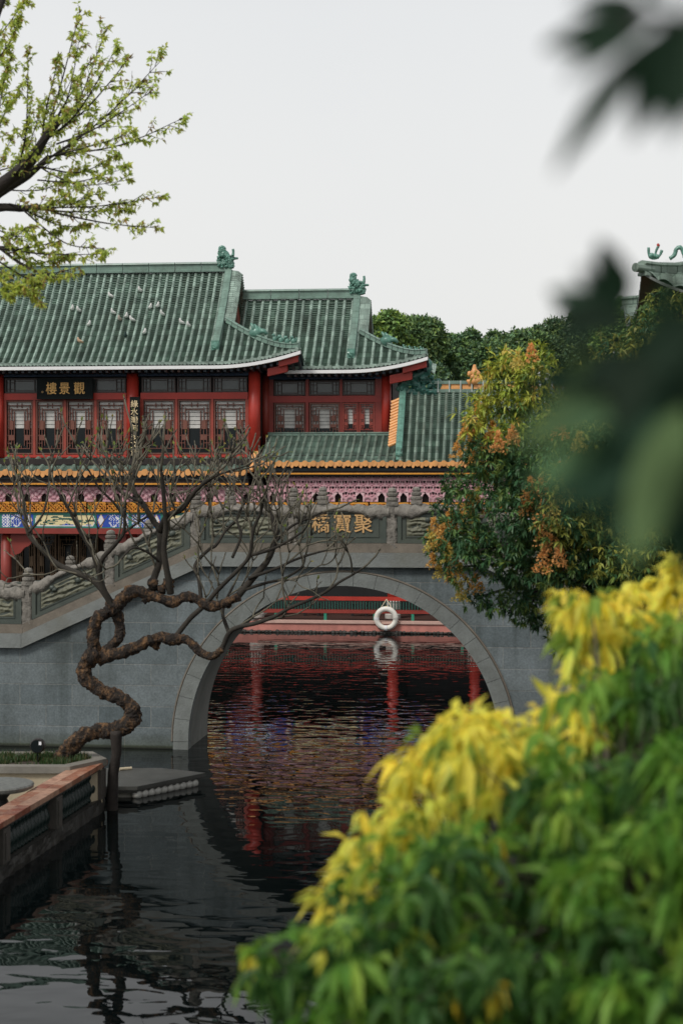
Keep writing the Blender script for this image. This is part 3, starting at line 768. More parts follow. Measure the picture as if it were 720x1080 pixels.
b = MB(); b.box(X(-110, YG), X(272, YG), YG + .2, 62, zb - .3, zb - .1); b.build('ceiling', dark_w, hall)
for px in (18, 40, 62, 84): lattice_window(hall, X(px, 59.1), X(px + 20, 59.1), z0 + .5, z0 + 2.6, 59.1, 0, 'inner_screen', mat('inner_screen_wood', (.20, .13, .075), .6, .3, 3))
b = MB(); b.box(X(-110, YF), X(272, YF) - .004, YF, YF + .3, -1.1, z0 - .02); b.build('waterside_base', pink_w, hall)

# signboards
sg = thing('name_board', 'wide black signboard with three gilt characters under the hall eave', 'signboard', at(67, 421, Yw - .3))
yy = Yw - .3
b = MB(); b.box(X(39, yy), X(98, yy), yy, yy + .09, Z(67, 421, yy), Z(67, 399, yy)); b.build('board', black_p, sg)
for ch, px in (('樓', 54.5), ('景', 68.5), ('觀', 84)):
    text_mesh('gilt_character', ch, .43, gold_l, sg, (X(px, yy), yy - .012, Z(67, 410.5, yy)), .01, .004, xs=.92)
text_mesh('signature', '。', .2, tan_l, sg, (X(47, yy), yy - .012, Z(67, 412, yy)), .008, .0)
cp = thing('couplet_board', 'tall narrow black board with a column of pale gilt characters fixed to a red column', 'signboard', at(142, 480, Yw - .42))
yy = Yw - .42
b = MB(); b.box(X(137, yy), X(147.5, yy), yy, yy + .06, Z(142, 485, yy), Z(142, 418.5, yy)); b.build('board', black_p, cp)
for ch, py in zip('綠水灣前多文章', (426.5, 435, 443.5, 452, 461, 469.5, 478)):
    text_mesh('gilt_character', ch, .26, mat('pale_gilt_lettering', (.80, .64, .38), .45, .1, 8), cp, (X(142, yy), yy - .01, Z(142, py, yy)), .008, .002)

# ================================================================== rear pavilion (second roof)
Ye2, D2, Yw2 = 56.5, 2.5, 57.5
rear = thing('rear_pavilion', 'smaller pavilion with lower green roof ridge, set back beside the large hall, red timber front', 'pavilion', (X(345, Yw2), Yw2, Z(345, 458, Yw2)))
ze2 = Z(345, 389, Ye2); rise2 = Z(330, 316, Ye2 + D2) - ze2
Xc2, Xg2 = X(451, Ye2), X(381.5, Ye2 + D2 * .75); Xl2 = X(243, Ye2)
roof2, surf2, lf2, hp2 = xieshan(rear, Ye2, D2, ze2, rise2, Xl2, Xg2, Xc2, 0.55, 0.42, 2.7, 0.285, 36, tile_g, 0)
eave_finish(roof2, surf2, lf2, X(300, Ye2), Xc2, .285, Ye2, ze2, Yw2, tile_g)
dragon(roof2, (X(377, Ye2 + D2) - .02, Ye2 + D2, ze2 + rise2 + .40), M * .88)
beast(roof2, hp2[5] + Vector((0, 0, .16)), 1.7, name='hip_dragon_head')
for k in (8, 9, 10, 11): beast(roof2, hp2[k] + Vector((0, 0, .13)), .55)
b = MB(); b.box(Xc2 - .85, Xc2 - .06, Ye2 + .12, Ye2 + .36, -.34, -.13, fn=lambda q: (q[0], q[1], ze2 + lf2(q[0]) * .95 + q[2]))
b.box(Xc2 - 1.3, Xc2 - .55, Ye2 + .3, Ye2 + .6, -.6, -.32, fn=lambda q: (q[0], q[1], ze2 + lf2(q[0]) * .95 + q[2])); b.build('corner_rafter', red_p, roof2)
def h2(py): return Z(345, py, Yw2)
xa, xb = X(276, Yw2), X(412, Yw2)
b = MB(); b.box(xa, xb, Yw2 + .2, Yw2 + .35, h2(470), ze2 + .1); b.box(xb - .14, xb + .05, Yw2 + .1, Yw2 + 3.5, h2(500), ze2 + .05); b.build('wall', dark_w, rear)
b = MB(); b.box(xa, xb, Yw2 - .1, Yw2 + .1, h2(400), h2(393)); b.build('eave_beam', blue_d, rear)
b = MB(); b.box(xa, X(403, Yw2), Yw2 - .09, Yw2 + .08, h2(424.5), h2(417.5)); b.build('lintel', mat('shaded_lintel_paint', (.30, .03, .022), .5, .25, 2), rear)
for a, c in ((284, 288.5), (322.5, 325.8), (358.5, 361), (395.5, 403)):
    b = MB(); b.box(X(a, Yw2), X(c, Yw2), Yw2 - .075, Yw2 + .07, h2(462), h2(400)); b.build('post', red_d, rear)
column(rear, X(407.5, Yw2), Yw2 - .1, h2(462), h2(394), .16); column(rear, X(280, Yw2), Yw2 - .05, h2(470), h2(394), .14, red_d)
for a, c in ((289, 322), (326.3, 358.3)): lattice_window(rear, X(a, Yw2) + .01, X(c, Yw2) - .01, h2(460), h2(425), Yw2, .75); transom(rear, X(a, Yw2), X(c, Yw2), h2(417), h2(401.5), Yw2)
transom(rear, X(361.5, Yw2), X(395, Yw2), h2(417), h2(401.5), Yw2)
csw = mat('red_casement_wood', (.27, .045, .03), .5, .25, 3)
for a, c in ((361.3, 377.8), (378.6, 395.2)):
    lattice_window(rear, X(a, Yw2), X(c, Yw2), h2(457), h2(425), Yw2 - .02, .7, 'casement_window', csw)

# ================================================================== waterside gallery (right)
gal = thing('waterside_gallery', 'low waterside gallery with orange tile edge, pink carved valance and salmon base behind the arch', 'gallery', (X(400, YG), YG, z0))
zq, zqt = Z(345, 490, YP), Z(345, 459.5, Yw2 - .2)
def surfQ(x, t): return Vector((x, YP + t * (Yw2 - .2 - YP), zq + (zqt - zq) * (.9 * t + .1 * t * t)))
xq0, xq1 = X(272, YP), X(640, YP); xv = X(416, YP)
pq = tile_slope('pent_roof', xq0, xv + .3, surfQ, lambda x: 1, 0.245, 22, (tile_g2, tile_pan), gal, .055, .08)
ridge_bar('pent_ridge', [surfQ(xq0, 1) + Vector((0, -.05, 0)), surfQ(xv, 1) + Vector((0, -.05, 0))], .12, .08, ridge_g, pq, 1)
eave_tiles('eave_tiles', xq0, xq1, lambda x: surfQ(x, 0) + Vector((0, -.02, -.01)), .285, orange_t, pq, .1, .17)
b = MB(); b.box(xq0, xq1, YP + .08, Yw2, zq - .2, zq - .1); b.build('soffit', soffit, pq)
b = MB(); b.box(xq0, xq1, YP + .05, YP + .1, Z(345, 500.3, YP), Z(345, 498.7, YP)); b.build('gilt_line', gold_p, gal)
b = MB(); b.box(xq0, xq1, YP + .12, YP + .2, Z(345, 502.5, YP), Z(345, 493, YP)); b.build('frieze_board', dark_w, gal)
def pink_right(u, w):
    T = .715; a = abs(((u + .2) % T) / T - .5) * T
    r = .115
    if w < .27 and a < r and w < .17 + .0: 
        if a < r * .95: return None
    if a < r and .13 < w < .16 + .13 * (1 - (a / r) ** 1.3): return None
    if a < r + .035 and w < .30: return (1, .05)
    # fish-scale relief with small triangular piercings
    P, Q = .285, .185
    i = math.floor(w / Q); du = (u + (P / 2 if i % 2 else 0)) % P - P / 2; dw = w - i * Q
    if w > .17 and .04 < dw < .135 and (abs(du) < .055 * (dw - .02) / .1 if dw < .1 else abs(du) < .055 - (dw - .1)) and w < .8: return None
    if w > .2 and .05 < dw < .12 and abs(abs(du) - .10) < .022: return None
    d = math.hypot(du, dw - .0)
    return (1 if .10 < d < .145 else 0, .03 + .03 * math.cos(d * 40))
mask_panel('carved_valance', X(283, YG), X(600, YG), Z(345, 529, YG), Z(345, 502, YG), YG, .07, .0225, pink_right, [pink_c, pink_r], gal)
fret(X(283, YG), X(600, YG), gal)
beams([(270, 415), (415, 560), (560, 640)], gal)
for px in (413, 500, 560): column(gal, X(px, YG), YG + .4, z0, Z(60, 562, YG), .18, base=True)
b = MB(); b.box(X(272, YG), X(640, YG), YF + .1, 62, z0 - .3, z0); b.build('floor', mat('dark_floor_tile', (.07, .03, .022), .7, .3, 2), gal)
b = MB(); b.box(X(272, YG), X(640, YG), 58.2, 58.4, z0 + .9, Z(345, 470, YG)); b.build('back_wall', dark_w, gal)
b = MB(); b.box(X(272, YG), X(640, YG), 58.15, 58.4, z0, z0 + .9); b.build('wainscot', gwall, gal)
b = MB(); b.box(X(272, YG), X(640, YG), YG + .25, 62, Z(345, 485, YG), Z(345, 480, YG)); b.build('ceiling', dark_w, gal)
b = MB(); b.box(X(272, YF), X(640, YF), YF, YF + .3, -1.1, z0 - .06); b.build('waterside_base', pink_w, gal)
b = MB(); b.box(X(272, YF), X(640, YF), YF - .05, YF + .35, z0 - .057, z0 + .02); b.build('base_coping', mat('pale_pink_coping', (.55, .36, .30), .7, .2, 3), gal)
b = MB()
for i in range(120):
    x = X(200, YF) + i * .12; b.blob((x, YF - .03, .03), .09, .05, U(.03, .07), .5, 5, 6, 5)
b.build('waterline_rubble', base_m, gal)
YR = YF + .35
def zr(py): return Z(400, py, YR)
ra = thing('bench_railing', 'red bench railing with green slats and legs along the water edge behind the arch', 'railing', (X(400, YR), YR, z0 + .02))
b = MB(); b.box(X(225, YR), X(560, YR), YR - .05, YR + .05, zr(633.5), zr(629.5)); b.build('top_rail', red_p, ra)
b = MB(); b.box(X(225, YR), X(560, YR), YR - .04, YR + .35, zr(647), zr(643.3)); b.build('seat_board', red_d, ra)
b = MB()
for i in range(110):
    x = X(226, YR) + i * .092; b.box(x - .018, x + .018, YR - .02, YR + .02, zr(643.3), zr(633.5))
b.build('slats', mat('dark_green_slat_paint', (.015, .075, .055), .5, .2, 3), ra)
for px in (240, 291, 343, 395, 435, 487, 540):
    b = MB(); b.box(X(px, YR) - .045, X(px, YR) + .045, YR - .03, YR + .05, z0 + .02, zr(647)); b.build('leg', mat('green_leg_paint', (.02, .22, .14), .5, .2, 3), ra)
for px, lb in ((329, 'dark wooden stool left of the life ring, under the gallery'), (379, 'dark wooden stool nearer the life ring, under the gallery')):
    st = thing('stool', lb, 'stool', (X(px, 56.6), 56.6, z0), 'stools under the gallery')
    x = X(px, 56.6); b = MB(); b.box(x - .28, x + .28, 56.4, 56.8, z0 + .42, z0 + .48); b.build('seat', dark_w, st)
    for sx in (-.23, .23):
        for sy in (56.45, 56.75): b = MB(); b.box(x + sx - .03, x + sx + .03, sy - .03, sy + .03, z0, z0 + .42); b.build('leg', dark_w, st)
# life ring
lr = thing('life_ring', 'white life ring with yellow tape hung by cords from the red railing', 'life ring', at(407, 666, YF - .12))
c = at(407, 652.3, YF - .13); Rm, rm = 10 * M * .985, 2.75 * M
b = MB(); b.tube([(c.x + Rm * math.cos(a), c.y - .02 * math.sin(a), c.z + Rm * math.sin(a)) for a in [2 * math.pi * i / 40 for i in range(41)]], rm, 12, cap=False); b.build('ring', white_r, lr, True)
for a0 in (90, 0, 180, 270):
    b = MB(); b.tube([(c.x + Rm * math.cos(math.radians(a0 + k)), c.y, c.z + Rm * math.sin(math.radians(a0 + k))) for k in (-7, 0, 7)], rm * 1.05, 12)
    b.build('band', yel_b if a0 == 90 else wht_p if a0 != 0 else mat('grey_band', (.45, .44, .40), .6, .2, 5), lr)
tp = at(407.5, 632, YR - .07)
b = MB()
for dx in (-.26, .26): b.tube([tp, tp.lerp(Vector((c.x + dx, c.y - .02, c.z + .2)), .5), (c.x + dx, c.y - .03, c.z + .18)], .014, 6)
b.build('cord', rope_m, lr)

# ================================================================== side hall (right wing roof)
Ye3, D3 = YP + .02, 2.1
side = thing('side_hall', 'single-storey hall with steep green roof, teal ridge dragon and orange ridge tiles beside the pavilion', 'hall', (X(500, 57), 57, z0))
ze3 = zq + .01; rise3 = Z(450, 413.5, Ye3 + D3) - ze3
def surf3(x, t): return Vector((x, Ye3 + t * D3, ze3 + rise3 * (.8 * t + .2 * t * t)))
x30, x31 = X(417, Ye3) + .03, X(640, Ye3)
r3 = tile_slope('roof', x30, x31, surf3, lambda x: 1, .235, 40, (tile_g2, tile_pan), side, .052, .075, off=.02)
b = MB(); b.grid([[Vector((x, 2 * (Ye3 + D3) - surf3(x, q).y, surf3(x, q).z)) for x in (x30, x31)] for q in (0, .5, 1)], flip=True); b.build('rear_slope', tile_g2, r3)
ts = [.13 + .87 * i / 10 for i in range(11)]
ridge_bar('verge_ridge', [surf3(x30 + .05, q) + Vector((0, -.02, .05)) for q in ts], .25, .11, orn_g, r3, .22)
b = MB(); q = surf3(x30 + .05, .12)
b.tube([(q.x, q.y - .06, q.z - .1), (q.x, q.y - .03, q.z + .14)], [.1, .09], 10); b.blob((q.x, q.y - .08, q.z + .08), .12, .1, .1, .4, 5); b.build('verge_end_tile', orn_g, r3)
b = MB()
for i in range(16):
    q = surf3(x30 - .1, .30 + .62 * i / 16); b.tube([(q.x - .22, q.y, q.z - .02), (q.x + .07, q.y - .01, q.z + .1)], .058, 8)
b.build('verge_tiles', orange_t, r3)
b = MB(); f = [(surf3(0, q).y, surf3(0, q).z - .08) for q in (0.02, .3, .6, 1)]; f += [(2 * (Ye3 + D3) - y, z) for y, z in f[-2::-1]]
b.v += [(x30 - .05, y, z) for y, z in f]; b.f.append(tuple(range(len(f)))); b.m.append(0); b.build('gable', red_d, r3)
yr3, zr3 = Ye3 + D3, ze3 + rise3
xo = X(463, yr3)
b = MB(); b.box(X(428, yr3), x31, yr3 - .1, yr3 + .1, zr3 - .02, zr3 + .09); b.box(xo - .3, x31, yr3 - .12, yr3 + .12, zr3 + .265, zr3 + .37); b.build('ridge', teal_p if False else ridge_g, r3)
b = MB(); n = 12
for i in range(n):
    xx = xo + .02 + i * .375; b.box(xx, xx + .31, yr3 - .075, yr3 + .075, zr3 + .093, zr3 + .262)
b.build('orange_ridge_tiles', orange_t, r3)
b = MB()
for i in range(n + 1):
    xx = xo - .03 + i * .375; b.box(xx - .025, xx + .015, yr3 - .125, yr3 + .125, zr3 - .015, zr3 + .375)
b.build('pale_joint', mat('pale_glaze_joint', (.42, .47, .44), .5, .2, 4), r3)
# ridge dragon, big and scrolled
b = MB(); o = at(440, 405, yr3)
def q3(px, py, dy=0): v = at(px, py, yr3); v.y += dy; return v
for pl, ra_ in (([(462, 413), (450, 414), (440, 408), (436, 400), (441, 396), (447, 399)], [.12, .15, .17, .15, .12, .07]),
                ([(424, 414), (427, 404), (436, 398), (446, 394), (452, 386), (449, 379), (443, 381)], [.16, .2, .2, .17, .14, .1, .05]),
                ([(428, 396), (424, 404), (422, 413)], [.1, .13, .13]), ([(455, 406), (462, 402), (463, 410), (456, 412)], [.09, .1, .09, .05]),
                ([(432, 412), (440, 416), (452, 417)], [.13, .13, .1])):
    pts, ro = spline([q3(*p) for p in pl], ra_, 5); b.tube(pts, ro, 9, gnarl=.35)
rr = random.Random(3)
for k in range(46): b.blob(q3(rr.uniform(423, 460), rr.uniform(396, 414), rr.uniform(-.2, .05)), rr.uniform(.05, .12), rr.uniform(.05, .1), rr.uniform(.04, .1), .6, 5, 7, 5)
b.build('dragon_ornament', mat('dark_teal_ornament_glaze', (.045, .15, .12), .35, .5, 5), r3, True)
b = MB(); o = at(500, 404, yr3)
b.lathe(o.x, o.y, [(.16, o.z - .05), (.2, o.z + .1), (.1, o.z + .2), (.17, o.z + .33), (.09, o.z + .45), (.04, o.z + .62)], 10)
for k in range(8): b.blob((o.x + U(-.2, .2), o.y - .1, o.z + U(0, .35)), .09, .06, .1, .6, 5, 7, 5)
b.build('ridge_finial', orange_t, r3, True)
b = MB(); b.box(x30 + .2, x31 - .3, 57.3, 57.5, z0, ze3 + .9); b.build('wall', dark_w, side)

# ================================================================== pigeons on the roof
def on_roof(px, py):
    lo, hi = 0, 1; xx = Xl + 3
    for _ in range(40):
        m_ = (lo + hi) / 2; q = surf1(xx, m_) 
        if Z(px, py, q.y) > q.z: lo = m_
        else: hi = m_
    x = X(px, surf1(xx, lo).y)
    return surf1(x, lo) + Vector((0, -.06, .07))
def pigeon(px, py, m, label, grp, rz):
    p = on_roof(px, py); o = thing('pigeon', label, 'pigeon', p, grp); o.rotation_euler.z = rz
    b = MB(); k = 1.0
    pts, ro = spline([(0, -.16, .02), (0, -.06, .05), (0, .06, .10), (0, .12, .17), (0, .13, .22), (0, .17, .225)], [.02, .06, .075, .05, .042, .014], 4)
    b.tube(pts, ro, 9); e = b.build('body', m, None, True); e.parent = o; o.scale = (.74,) * 3
    b = MB()
    for s in (-1, 1): b.tube([(s * .05, .07, .11), (s * .06, -.04, .07), (s * .02, -.17, .03)], [.03, .035, .012], 7)
    e = b.build('wing', m, None, True); e.parent = o
G = 'pigeons on the hall roof'
for i, (px, py) in enumerate([(77, 329.5), (84, 331), (94.5, 346), (118, 316), (120.5, 333.5), (134, 337.5), (140.5, 341), (148.5, 310), (159, 328), (167, 326.5), (172, 335), (192.5, 344), (199.5, 347), (153, 354.5)]):
    pigeon(px, py, bird_w, 'small white pigeon perched on the green tiles of the large hall roof', G, U(2.2, 4.2))
pigeon(127, 340.5, mat('pale_brown_plumage', (.48, .40, .34), .7, .3, 12), 'pale grey-brown pigeon amid the white pigeons on the hall roof', G, 3)
pigeon(85.5, 364, bird_b, 'brown and white pigeon, lowest of the pigeons on the hall roof', G, 2.4)
pigeon(133, 358, bird_d, 'dark slate pigeon on the hall roof below the white ones', G, 3.4)
# ================================================================== stone bridge
br = thing('stone_bridge', 'grey granite arch bridge with carved balustrade and gilt name panel over the dark water', 'bridge', (X(362, YB), YB, 0))
xcen = X(361, YB)
zc = Z(214, 582, YB); xk = X(214, YB); xl_ = X(24.5, YB); zl_ = Z(24.5, 668, YB)
slope = (zc - zl_) / (xk - xl_)
def zbase(x):                                           # top of the string course
    d = abs(x - xcen); k = xcen - xk; l = xcen - xl_
    if d <= k: return zc
    if d <= l: return zc - slope * (d - k)
    return zl_
PXM = 1 / 57.3
A_, B_ = 180.3 * PXM, 180.5 * PXM; ZS = 8.5 * PXM; RW = 15.5 * PXM
def arch(x, a, b_):
    d = (x - xcen) / a
    return ZS + b_ * math.sqrt(max(0, 1 - d * d))
XL, XR = X(-260, YB), X(1000, YB)
ai, bi = A_ - RW, B_ - RW * .85
xs = sorted(set([XL, XR, xl_, xk, 2 * xcen - xl_, 2 * xcen - xk] + [XL + (XR - XL) * i / 40 for i in range(41)]))
xs = [x for x in xs if abs(x - xcen) > ai + .02]
mid = [xcen + ai * math.cos(math.pi * i / 72) for i in range(73)][::-1]
b = MB()
left = [x for x in xs if x < xcen] + [xcen - ai]; right_ = [xcen + ai] + [x for x in xs if x > xcen]
SC_H = 15 * PXM
for (yy, fl) in ((YB, False), (YBK, True)):
    for seq in (left, right_):
        b.grid([[(x, yy, -1.1) for x in seq], [(x, yy, zbase(x) - SC_H) for x in seq]], flip=fl)
    b.grid([[(x, yy, arch(x, ai, bi)) for x in mid], [(x, yy, zbase(x) - SC_H) for x in mid]], flip=fl)
    for x0_, x1_ in ((xcen - ai, xcen - ai), (xcen + ai, xcen + ai)): pass
allx = left[:-1] + mid + right_[1:]
b.grid([[(x, YB, zbase(x) - SC_H) for x in allx], [(x, YBK, zbase(x) - SC_H) for x in allx]])
b.build('spandrel_wall', stone, br)
b = MB(); prof = [(xcen - ai, -1.1)] + [(x, arch(x, ai, bi)) for x in mid] + [(xcen + ai, -1.1)]
b.grid([[(x, YB + .02, z) for x, z in prof], [(x, YBK - .02, z) for x, z in prof]]); b.build('vault', barrel_m, br, True)
# ring of voussoirs, a little proud
b = MB(); nv = 23; ang0 = 0
for i in range(nv):
    t0, t1 = math.pi * (i / nv) + .0011, math.pi * ((i + 1) / nv) - .0011
    pr_ = []
    for k in range(5): tt = t0 + (t1 - t0) * k / 4; pr_.append((xcen - A_ * math.cos(tt), B_ * math.sin(tt) + ZS))
    q_ = []
    for k in range(5): tt = t1 - (t1 - t0) * k / 4; q_.append((xcen - (ai - .015) * math.cos(tt), (bi - .015) * math.sin(tt) + ZS))
    b.prism([(x, z) for x, z in (pr_ + q_)][::-1], YB - .055, YB + .2)
for sg_ in (-1, 1):
    xa_, xb_ = sorted((xcen + sg_ * A_, xcen + sg_ * (ai - .015))); b.box(xa_, xb_, YB - .055, YB + .2, -1.1, ZS - .004)
b.build('arch_ring', stone_r, br)
b = MB()
for k in (0, 1):
    pts = []
    for i in range(61):
        tt = math.pi * i / 60; pts.append((xcen - (A_ + .025) * math.cos(tt), YB - .02, (B_ + .02) * math.sin(tt) + ZS))
b.tube(pts, .022, 6); b.build('ring_moulding', stone_p, br)
def runs():
    xm = 2 * xcen
    return [(XL, xl_), (xl_, xk), (xk, xm - xk), (xm - xk, xm - xl_), (xm - xl_, XR)]
def course(name, z0_, z1_, y0, y1, m, brk=1.9):
    b = MB()
    for a, c in runs():
        n = max(1, int((c - a) / brk))
        for i in range(n):
            xa, xb = a + (c - a) * i / n + .003, a + (c - a) * (i + 1) / n - .003
            za, zb_ = zbase(xa + 1e-4), zbase(xb - 1e-4)
            b.box(xa, xb, y0, y1, z0_, z1_, fn=lambda q, xa=xa, xb=xb, za=za, zb_=zb_: (q[0], q[1], q[2] + za + (zb_ - za) * (q[0] - xa) / (xb - xa)))
    return b.build(name, m, br)
course('string_course', -SC_H, 0, YB - .12, YB + .3, stone_l)
course('string_course', -SC_H, 0, YBK - .3, YBK + .12, stone_l)
course('deck', -.16, -.05, YB + .302, YBK - .302, stone_l)
PL = 10 * PXM
course('plinth', .002, PL, YB - .03, YB + .17, stone_p); course('plinth', .002, PL, YBK - .17, YBK + .03, stone_p)
# posts, panels, rails
hx = xcen - xk
step = (X(411, YB) - X(307, YB))
posts = [xcen + step * (i + .5) for i in (-2, -1, 0, 1)]
xlow = X(29, YB); xmid = X(116, YB)
lp = [xlow - 1.82 * 3, xlow - 1.82 * 2, xlow - 1.82, xlow, xmid]
posts = lp + posts + [2 * xcen - x for x in lp[::-1]]
def post(x, yy, off=0.0):
    z = zbase(x) + .003; w_ = .095; h = 1.0
    b = MB()
    rows = []
    n = 18
    for i in range(n + 1):
        zz = z + h * .88 * i / n
        r = []
        for k in range(17):
            a = 2 * math.pi * (k % 16) / 16; ca, sa = math.cos(a), math.sin(a); mxx = max(abs(ca), abs(sa))
            q = Vector((x + w_ * ca / mxx, yy + w_ * sa / mxx, zz))
            g = .016 * mnoise.noise(q * 19) + .010 * math.sin(zz * 34 + a * 2 + 2 * mnoise.noise(q * 6))
            r.append(q + Vector((ca, sa, 0)) * (g if .06 < i / n < .97 else 0))
        rows.append(r)
    b.grid(rows)
    o = b.build('post', stone_c, br, True)
    b = MB(); zt_ = z + h * .88
    b.box(x - w_ - .01, x + w_ + .01, yy - w_ - .01, yy + w_ + .01, zt_ - .02, zt_ + .05)
    b.lathe(x, yy, [(.10, zt_ + .05), (.115, zt_ + .08), (.115, zt_ + .12), (.075, zt_ + .135), (.10, zt_ + .16), (.105, zt_ + .2), (.07, zt_ + .215), (.085, zt_ + .245), (.075, zt_ + .28), (.03, zt_ + .31)], 14)
    b.build('finial', stone_c, o)
for x in posts: post(x, YB + .07)
for x in posts: post(x + .32, YBK - .07)
def relief(xa, xb, yy, za_fn, w0, w1, kind, front=True):
    """framed slab between two posts; sheared along the slope"""
    def Pm(q): return (q[0], q[1], za_fn(q[0]) + q[2])
    b = MB(); sgn = 1
    b.box(xa, xb, yy + .0, yy + .13, w0, w1, fn=Pm)
    f = .055
    b.box(xa, xb, yy - .035, yy - .001, w0, w0 + f, fn=Pm); b.box(xa, xb, yy - .035, yy - .001, w1 - f, w1, fn=Pm)
    b.box(xa, xa + f * 1.3, yy - .035, yy - .001, w0 + f, w1 - f, fn=Pm); b.box(xb - f * 1.3, xb, yy - .035, yy - .001, w0 + f, w1 - f, fn=Pm)
    g = .105
    for q in ((xa + g * 1.3, xb - g * 1.3, w0 + g, w0 + g + .014), (xa + g * 1.3, xb - g * 1.3, w1 - g - .014, w1 - g)):
        b.box(q[0], q[1], yy - .014, yy - .001, q[2], q[3], fn=Pm)
    for q in (xa + g * 1.3, xb - g * 1.3 - .014): b.box(q, q + .014, yy - .014, yy - .001, w0 + g + .014, w1 - g - .014, fn=Pm)
    o = b.build('panel', panel_g, br)
    if kind == 'relief':
        b = MB(); nx, nz = 96, 34; rows = []
        x0, x1, v0, v1 = xa + g * 1.3 + .03, xb - g * 1.3 - .03, w0 + g + .03, w1 - g - .03
        for j in range(nz + 1):
            r = []
            for i in range(nx + 1):
                u, v = i / nx, j / nz; x = x0 + (x1 - x0) * u; w = v0 + (v1 - v0) * v
                e = min(1, min(u, 1 - u) * 14, min(v, 1 - v) * 7)
                q = Vector((x * 5, yy, w * 7))
                hgt = .03 * max(0, mnoise.noise(q * 1.3) + .15) + .03 * max(0, mnoise.noise(q * 4)) + .014 * math.sin(w * 60 + 4 * mnoise.noise(q) + x * 5)
                r.append(Pm((x, yy - .004 - e * hgt, w)))
            rows.append(r)
        b.grid(rows)
        rr_ = random.Random(int(xa * 100))
        for k in range(4):
            x = x0 + (x1 - x0) * rr_.uniform(.08, .92); q = Pm((x, yy - .03, v0 + (v1 - v0) * rr_.uniform(.55, .9)))
            b.blob(q, .055, .03, .05, .6, 5, 8, 6, mi=1)
        b.build('carved_relief', [panel_r, panel_g], o, True)
    return o
def rail(xa, xb, yy, za_fn):
    """cloud-carved coping: thick at the posts, thin over an open slit in the middle"""
    n = 70; b = MB(); rows = []
    for i in range(n + 1):
        u = i / n; x = xa + (xb - xa) * u
        mid_ = max(0, 1 - (abs(u - .5) / .27) ** 4)
        top = .86 + .018 * math.sin(u * 37) - .02 * mid_
        bot = .60 + .07 * mid_ + (.055 * mid_)
        if mid_ <= 0: bot += .02 * math.sin(u * 60)
        r = []
        for k in range(15):
            a = 2 * math.pi * (k % 14) / 14
            q = Vector((x, yy + .125 * math.cos(a), za_fn(x) + (top + bot) / 2 + (top - bot) / 2 * math.sin(a)))
            g = .012 * mnoise.noise(q * 7) + .026 * mnoise.noise(q * 19) * (1 if math.sin(a) < .75 else .35)
            r.append(q + Vector((0, math.cos(a), math.sin(a))) * g)
        rows.append(r)
    b.grid(rows); k = len(b.v)
    return b.build('carved_rail', stone_c, br, True)
PT = 45 * PXM
for yy, pset in ((YB + .0, posts), (YBK - .13, [x + .32 for x in posts])):
    for i, (a, c) in enumerate(zip(pset, pset[1:])):
        za, zc_ = zbase(a), zbase(c)
        fn = lambda x, a=a, c=c, za=za, zc_=zc_: zbase(x)
        name = abs((a + c) / 2 - xcen) < .2 and yy < YB + .5
        o = relief(a + .10, c - .10, yy, fn, PL + .003, PT, 'name' if name else 'relief')
        rail(a + .05, c - .05, yy + .06, fn)
        if name:
            for ch, px in (('橋', 338), ('寶', 361), ('聚', 383)):
                text_mesh('gilt_character', ch, .37, tan_l, o, (X(px, yy), yy - .012, Z(360, 553.5, yy)), .012, .0025, xs=.95)

# ================================================================== terrace on the left
TZ = 0.18
e0, e1 = atd(0, 872, 21.25), atd(112, 803.5, 25.9)      # outer top edge of the balustrade
zt0 = .76
ex0, ey0 = e0.x, e0.y; ex1, ey1 = e1.x, e1.y
dv = Vector((ex1 - ex0, ey1 - ey0)).normalized(); nv_ = Vector((-dv.y, dv.x))        # nv_ points to the left (land)
st_ = Vector((ex0, ey0)) - dv * 9
def along(s, off): q = Vector((ex1, ey1)) - dv * s + nv_ * off; return (q.x, q.y)
far = Vector((ex1, ey1)) + dv * .1
b = MB(); b.slab([along(14, .06), along(-.12, .06), (along(-.12, .06)[0] - 14, along(-.12, .06)[1] + 1.5), (-26, 8)], -1.1, TZ); struct(b.build('terrace_paving', pave_m))
seams = None
tb = thing('terrace_balustrade', 'low balustrade with terracotta coping and dark green balusters along the water', 'balustrade', (ex1, ey1, 0))
def obox(b, s0, s1, o0, o1, z0_, z1_):
    P = [along(s0, o0), along(s0, o1), along(s1, o1), along(s1, o0)]; b.slab(P, z0_, z1_)
b = MB(); rt = random.Random(4); s_ = -.02
while s_ < 14:
    for o0, o1 in ((-.02, .158), (.161, .34)): obox(b, s_ + .297, s_, o0, o1, zt0 - .075, zt0 - rt.uniform(0, .005)); b.m[-6:] = [rt.choice((0, 0, 1, 2))] * 6
    s_ += .3
b.build('coping', [rail_t, mat('pale_coping_tile', (.42, .24, .16), .65, .4, 7, .01, 25, dirt=(.2, .09, .05), dirt_amt=.8, dscale=6), mat('deep_red_coping_tile', (.22, .06, .03), .65, .4, 7, .01, 25, dirt=(.4, .26, .18), dirt_amt=.7, dscale=8)], tb)
b = MB(); obox(b, 14, -.01, .03, .27, zt0 - .12, zt0 - .077); b.build('underside_moulding', base_m, tb)
b = MB(); rows = []
for j in range(9):
    z_ = -.3 + .5 * j / 8; r = []
    for i in range(141):
        q = along(14 - 14.0 * i / 140, .01); p = Vector((q[0], q[1], z_)); g = .035 * mnoise.noise(p * 5) + .02 * mnoise.noise(p * 13)
        r.append((p.x - nv_.x * g, p.y - nv_.y * g, z_))
    rows.append(r)
b.grid(rows, flip=False)
obox(b, 14, 0, .03, .3, -.9, .198); b.build('base', base_m, tb)
sp_ = 2.15
